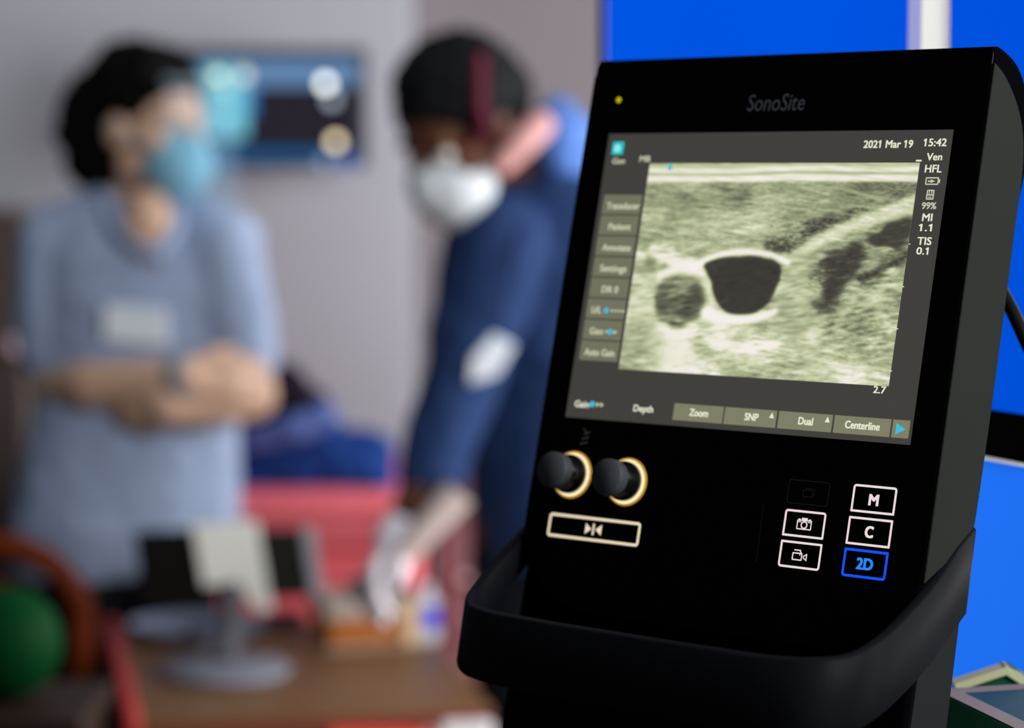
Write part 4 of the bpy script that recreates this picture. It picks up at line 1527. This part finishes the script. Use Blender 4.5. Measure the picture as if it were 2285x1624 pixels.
# ---------------------------------------------------------------- woman
YW = 3.86
foot_w = W(285, 1300, YW)
wo = thing('person', (foot_w.x, YW, 0), 'person with dark curly hair, pale blue mask and grey-blue scrubs standing with arms crossed', 'person')
hc = W(338, 284, YW - 0.02)
fdw = Vector((0.80, -0.58, -0.04))
bm = bmesh.new()
g, rtw, fw, upw = head(bm, hc, fdw, Vector((0.02, 0, 1)))
nk = W(300, 478, YW + 0.02)
cap(bm, W(318, 370, YW + 0.01), 0.052, nk, 0.056)
shR, shL = W(120, 545, YW), W(500, 545, YW - 0.03)
cap(bm, shR, 0.045, nk + Z * -0.035, 0.05)
cap(bm, shL, 0.045, nk + Z * -0.035, 0.05)
chest, waist, pelv = W(312, 640, YW), W(300, 930, YW), W(285, 1120, YW)
loft(bm, [(W(310, 500, YW), X * 0.10, Yv * 0.06), (chest, X * 0.145, Yv * 0.098), (waist, X * 0.135, Yv * 0.09), (pelv, X * 0.150, Yv * 0.10), (W(285, 1250, YW), X * 0.11, Yv * 0.085)])
ball(bm, W(330, 510, YW - 0.086), (0.042, 0.040, 0.066))
elR, elL = W(118, 862, YW - 0.02), W(562, 880, YW - 0.06)
wrR, wrL = W(415, 838, YW - 0.185), W(372, 912, YW - 0.185)
chain(bm, [(shR, 0.050), (elR, 0.040)])
chain(bm, [(shL, 0.050), (elL, 0.040)])
chain(bm, [(elR, 0.042), (elR.lerp(wrR, 0.35) + Yv * -0.045, 0.041), (wrR, 0.028)])
chain(bm, [(elL, 0.042), (elL.lerp(wrL, 0.35) + Yv * -0.03, 0.040), (wrL, 0.028)])
hand(bm, wrR, (W(520, 842, YW - 0.16) - wrR), Vector((0, -1, 0.25)), 0.90, 0.25, 1)
hand(bm, wrL, (W(250, 905, YW - 0.14) - wrL), Vector((0, -1, -0.2)), 0.90, 0.25, 1)
for s, px in ((-1, 195), (1, 372)):
    hp = W(px, 1240, YW)
    kn, an_ = Vector((hp.x + 0.005 * s, YW - 0.01, 0.47)), Vector((hp.x + 0.01 * s, YW + 0.02, 0.09))
    chain(bm, [(hp, 0.078), (kn, 0.055), (an_, 0.038)])
    cap(bm, an_ + Vector((0, 0, -0.045)), 0.036, an_ + Vector((0.03, -0.13, -0.055)), 0.032)
grown('body', bm, M_skin, wo, 0.0055, 5)
eyes(g, wo)
bm = bmesh.new()                                 # curly hair
ball(bm, g(0, -0.036, 0.050), (0.090, 0.096, 0.096), axes(rtw, fw, upw))
ball(bm, g(0, 0.012, 0.078), (0.074, 0.068, 0.060), axes(rtw, fw, upw))
ball(bm, g(0.058, 0.006, 0.052), 0.044)
ball(bm, g(0.040, 0.034, 0.084), 0.048)
ball(bm, g(0.01, -0.085, 0.022), 0.082)
ball(bm, g(0.01, -0.088, -0.045), 0.074)
ball(bm, g(0.03, -0.100, -0.005), 0.070)
ball(bm, g(0.050, -0.048, 0.018), (0.042, 0.058, 0.066), axes(rtw, fw, upw))
ball(bm, g(-0.055, -0.045, 0.010), (0.040, 0.058, 0.064), axes(rtw, fw, upw))
grown('hair', bm, M_hair, wo, 0.006, 3, 0.010, 42)
bm = bmesh.new()                                 # mask
Rh = axes(rtw, fw, upw)
ball(bm, g(0, 0.060, -0.058), (0.062, 0.060, 0.060), Rh)
ball(bm, g(0, 0.086, -0.042), (0.030, 0.036, 0.040), Rh)
mk = grown('face_mask', bm, M_maskb, wo, 0.004, 4)
for s in (-1, 1):
    bm = bmesh.new()
    tube(bm, spline([g(0.060 * s, 0.055, -0.035), g(0.080 * s, 0.02, -0.012), g(0.084 * s, -0.02, 0.012)], 6), 0.002, 8)
    fin('ear_loop', bm, M_maskb, mk, smooth=True)
bm = bmesh.new()                                 # visor
rows = []
for j in range(11):
    z = 0.078 - 0.20 * j / 10
    rr = 0.128 + 0.012 * j / 10
    rows.append([bm.verts.new(g(rr * math.sin(a) * 0.92, 0.012 + rr * math.cos(a), z)) for a in [math.radians(-42 + 84 * k / 24) for k in range(25)]])
for a, b in zip(rows, rows[1:]):
    for k in range(24): bm.faces.new((a[k], a[k + 1], b[k + 1], b[k]))
vs = fin('visor', bm, sheer('clear_visor_film', (168, 214, 246), 0.4, 0.74), wo, smooth=True, label='clear bluish visor')
bm = bmesh.new()
tube(bm, [g(0.128 * math.sin(a) * 0.92, 0.012 + 0.128 * math.cos(a), 0.075) for a in [math.radians(-44 + 88 * k / 24) for k in range(25)]], 0.004, 10)
fin('visor_band', bm, mat('pale_foam', (120, 138, 146), 0.7, 0.1), vs, smooth=True)
bm = bmesh.new()                                 # scrubs
S = lambda x, y, hw, hd, dy=0.0: (W(x, y, YW + dy), X * hw * 0.00074, Yv * hd)
loft(bm, [S(300, 462, 95, 0.062), S(308, 500, 195, 0.080), S(312, 560, 232, 0.100), S(312, 640, 232, 0.116), S(312, 760, 228, 0.122), S(302, 900, 232, 0.118), S(288, 1040, 246, 0.124), S(282, 1170, 258, 0.130)], 36)
loft(bm, [S(282, 1160, 258, 0.130), S(200, 1275, 172, 0.120, 0.015)], 36)
cap(bm, shR, 0.064, W(232, 496, YW), 0.062)
cap(bm, shL, 0.064, W(380, 500, YW), 0.055)
chain(bm, [(shR + Z * 0.0, 0.064), (shR.lerp(elR, 0.5), 0.064), (shR.lerp(elR, 0.76), 0.058)])
chain(bm, [(shL + Z * 0.0, 0.064), (shL.lerp(elL, 0.5), 0.062), (shL.lerp(elL, 0.76), 0.056)])
sh = grown('scrub_top', bm, M_shirt, wo, 0.006, 5, 0.006, 13)
for pts in ([(236, 440), (262, 505), (338, 572)], [(388, 452), (392, 510), (345, 572)]):
    bm = bmesh.new()
    q_ = [W(x, y, YW - d) for (x, y), d in zip(pts, (0.045, 0.094, 0.121))]
    tube(bm, spline(q_, 6), 0.013, 10)
    fin('collar', bm, M_shirt, sh, smooth=True)
slab('name_badge', [(232, 676), (372, 690), (378, 772), (228, 760)], YW - 0.141, 0.006, M_badge, wo, 'pale name badge')
bm = bmesh.new()
wd = (wrR - elR).normalized()
lathe(bm, wrR - wd * 0.004, [(0.030, -0.016), (0.034, -0.012), (0.034, 0.012), (0.030, 0.016)], 24, axis=axes(wd.orthogonal().normalized(), wd.cross(wd.orthogonal()).normalized(), wd))
fin('wristband', bm, mat('grey_wristband', (150, 152, 160), 0.5, 0.2), wo, smooth=True, label='grey wristband')
bm = bmesh.new()
for s, px in ((-1, 195), (1, 372)):
    hp = W(px, 1240, YW)
    chain(bm, [(hp, 0.092), (Vector((hp.x + 0.005 * s, YW - 0.01, 0.47)), 0.070), (Vector((hp.x + 0.01 * s, YW + 0.02, 0.10)), 0.055)])
ball(bm, W(285, 1180, YW), (0.165, 0.108, 0.09))
grown('trousers', bm, M_dark, wo, 0.008, 4)
for s, px in ((-1, 195), (1, 372)):
    hp = W(px, 1240, YW)
    bm = bmesh.new()
    a_ = Vector((hp.x + 0.01 * s, YW + 0.02, 0.045))
    cap(bm, a_ + Vector((0, 0.02, 0)), 0.044, a_ + Vector((0.03, -0.14, -0.008)), 0.036)
    grown('shoe', bm, M_shoe, wo, 0.006, 3)

# ---------------------------------------------------------------- man
YD = 3.56
foot_m = W(1265, 1300, YD)
ma = thing('person', (foot_m.x, YD, 0), 'person in navy scrubs and white mask bending down over the table with a gloved hand', 'person')
hm = W(1025, 278, YD - 0.14)
fdm = Vector((-0.56, -0.56, -0.61))
upm = Vector((-0.30, -0.32, 0.88))
bm = bmesh.new()
g2, rtm, fm, um = head(bm, hm, fdm, upm, 1.02)
nm = W(1195, 400, YD - 0.02)
cap(bm, g2(0, -0.04, -0.05), 0.056, nm, 0.060)
sR, sL = W(1110, 545, YD - 0.12), W(1395, 470, YD + 0.02)
cap(bm, sR, 0.05, nm + Z * -0.05, 0.05)
cap(bm, sL, 0.05, nm + Z * -0.05, 0.05)
loft(bm, [(W(1225, 480, YD), X * 0.08, Yv * 0.05), (W(1240, 580, YD), X * 0.12, Yv * 0.09), (W(1250, 850, YD), X * 0.145, Yv * 0.10), (W(1262, 1080, YD), X * 0.15, Yv * 0.105), (W(1265, 1230, YD), X * 0.15, Yv * 0.105)])
eR = W(1034, 840, YD - 0.17)
cR = W(962, 1050, YD - 0.225)
wR = W(905, 1185, YD - 0.245)
chain(bm, [(sR, 0.058), (eR, 0.046)])
chain(bm, [(eR, 0.042), (cR, 0.039), (wR, 0.030)])
eL, wL = W(1460, 850, YD + 0.05), W(1440, 1090, YD - 0.05)
chain(bm, [(sL, 0.058), (eL, 0.046), (wL, 0.030)])
hand(bm, wR, W(815, 1300, YD - 0.30) - wR, Vector((-0.8, 0.0, 0.6)), 0.86, 0.36, 1)
hand(bm, wL, Vector((-0.1, -0.2, -1)), Vector((1, 0, 0)), 1.0, 0.3, 1)
for s, px in ((-1, 1180), (1, 1350)):
    hp = W(px, 1240, YD)
    kn, an_ = Vector((hp.x + 0.005 * s, YD - 0.01, 0.48)), Vector((hp.x + 0.012 * s, YD + 0.02, 0.09))
    chain(bm, [(hp, 0.080), (kn, 0.057), (an_, 0.040)])
    cap(bm, an_ + Vector((0, 0, -0.045)), 0.038, an_ + Vector((-0.02, -0.14, -0.055)), 0.034)
grown('body', bm, M_skind, ma, 0.0055, 5)
eyes(g2, ma, 1.02)
Rm_ = axes(rtm, fm, um)
bm = bmesh.new()
ball(bm, g2(0, -0.020, 0.046), (0.088, 0.100, 0.086), Rm_)
ball(bm, g2(0, -0.070, 0.010), (0.078, 0.060, 0.080), Rm_)
for s in (-1, 1): ball(bm, g2(0.055 * s, -0.01, 0.03), (0.034, 0.055, 0.045), Rm_)
grown('hair', bm, M_hair2, ma, 0.006, 3, 0.006, 45)
bm = bmesh.new()
ball(bm, g2(0, 0.062, -0.058), (0.066, 0.066, 0.062), Rm_)
ball(bm, g2(0, 0.092, -0.044), (0.036, 0.040, 0.044), Rm_)
ball(bm, g2(0, 0.075, -0.082), (0.044, 0.045, 0.040), Rm_)
mk = grown('face_mask', bm, M_maskw, ma, 0.004, 4)
# straps seen on the side of the head turned to the lens: found by aiming at the head
def on_head(px, py, off=0.004):
    """place on the head's side seen at that spot"""
    r = ray(px, py)
    o = Vector((0, 0, CAMZ))
    M3 = Rm_.inverted()
    c = g2(0, -0.020, 0.030)
    rad = Vector((0.090 + off, 0.104 + off, 0.102 + off))
    oo, dd = M3 @ (o - c), M3 @ r
    oo = Vector([oo[i] / rad[i] for i in range(3)]); dd = Vector([dd[i] / rad[i] for i in range(3)])
    A, B, C_ = dd.dot(dd), oo.dot(dd), oo.dot(oo) - 1
    D = B * B - A * C_
    t = (-B - math.sqrt(D)) / A if D > 0 else -B / A
    return o + r * t
bm = bmesh.new()
tube(bm, spline([on_head(1070, y) for y in (125, 180, 240, 300)] + [g2(0.045, 0.088, -0.030)], 6), 0.0095, 10)
fin('mask_strap', bm, mat('maroon_strap', (92, 28, 48), 0.7, 0.1), mk, smooth=True, label='maroon strap over the hair')
bm = bmesh.new()
chain(bm, [(W(1205, 280, YD - 0.17), 0.021), (W(1165, 318, YD - 0.185), 0.022), (W(1118, 368, YD - 0.195), 0.017)])
grown('pink_band', bm, mat('pink_band', (214, 160, 156), 0.6, 0.2), ma, 0.004, 3, label='pink band behind the jaw')
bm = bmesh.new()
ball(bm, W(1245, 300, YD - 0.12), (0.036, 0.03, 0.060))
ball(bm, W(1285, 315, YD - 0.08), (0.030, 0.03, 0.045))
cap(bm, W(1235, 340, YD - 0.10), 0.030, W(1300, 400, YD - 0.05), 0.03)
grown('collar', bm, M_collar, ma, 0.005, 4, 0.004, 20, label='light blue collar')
bm = bmesh.new()
S2 = lambda x, y, hw, hd, dy=0.0: (W(x, y, YD + dy), X * hw * 0.00069, Yv * hd)
loft(bm, [S2(1215, 385, 105, 0.080, -0.03), S2(1225, 430, 165, 0.095, -0.02), S2(1235, 520, 215, 0.120), S2(1240, 640, 222, 0.130), S2(1245, 820, 215, 0.128), S2(1255, 1000, 212, 0.125), S2(1262, 1130, 208, 0.128), S2(1270, 1260, 205, 0.130)], 36)
chain(bm, [(sR, 0.080), (sR.lerp(eR, 0.5), 0.070), (eR, 0.060), (cR, 0.050)])
chain(bm, [(sL, 0.078), (eL, 0.060), (eL.lerp(wL, 0.5), 0.05)])
grown('scrub_top', bm, M_navy, ma, 0.006, 5, 0.007, 13)
YB_ = YD - 0.262
bdg = slab('name_badge', [(1052, 800), (1100, 745), (1148, 770), (1110, 838), (1046, 858)], YB_, 0.004, M_badge, ma, 'white name badge hanging from a cord')
bm = bmesh.new()
tube(bm, spline([W(1108, 765, YB_ + 0.003), W(1130, 660, YD - 0.23), W(1160, 520, YD - 0.19), W(1180, 430, YD - 0.10)], 6), 0.004, 8)
fin('cord', bm, M_navy, bdg, smooth=True)
bm = bmesh.new()
for s, px in ((-1, 1180), (1, 1350)):
    hp = W(px, 1240, YD)
    chain(bm, [(hp, 0.094), (Vector((hp.x + 0.005 * s, YD - 0.01, 0.48)), 0.072), (Vector((hp.x + 0.012 * s, YD + 0.02, 0.10)), 0.056)])
grown('trousers', bm, M_dark, ma, 0.008, 4)
for s, px in ((-1, 1180), (1, 1350)):
    hp = W(px, 1240, YD)
    bm = bmesh.new()
    a_ = Vector((hp.x + 0.012 * s, YD + 0.02, 0.045))
    cap(bm, a_ + Vector((0, 0.02, 0)), 0.046, a_ + Vector((-0.02, -0.15, -0.008)), 0.037)
    grown('shoe', bm, M_shoe, ma, 0.006, 3)
bm = bmesh.new()                                 # glove
ud = (W(815, 1300, YD - 0.30) - wR).normalized()
cap(bm, wR - ud * 0.012, 0.036, wR + ud * 0.02, 0.034)
hand(bm, wR, ud, Vector((-0.8, 0.0, 0.6)), 0.94, 0.36, 1)
grown('glove', bm, M_glove, ma, 0.0035, 3, label='white glove')

# sheathed probe held in the glove
pr = thing('ultrasound_probe', tuple(W(800, 1300, YD - 0.25)), 'long pale sheathed ultrasound probe slanting up from the white glove', 'probe')
M_sheath = mat('pale_sheath', (208, 190, 184), 0.5, 0.3)
bm = bmesh.new()
pa, pb = W(880, 1262, YD - 0.31), W(1024, 1098, YD - 0.29)
tube(bm, spline([pa, pa.lerp(pb, 0.33), pa.lerp(pb, 0.67), pb], 6), [0.016 + 0.009 * k / 18 for k in range(19)], 18)
fin('sheath', bm, M_sheath, pr, smooth=True)
bm = bmesh.new()
ph = W(800, 1318, YD - 0.27)
cap(bm, pa, 0.014, ph, 0.018)
grown('probe_head', bm, mat('grey_probe', (150, 146, 150), 0.4, 0.3), pr, 0.004, 3)
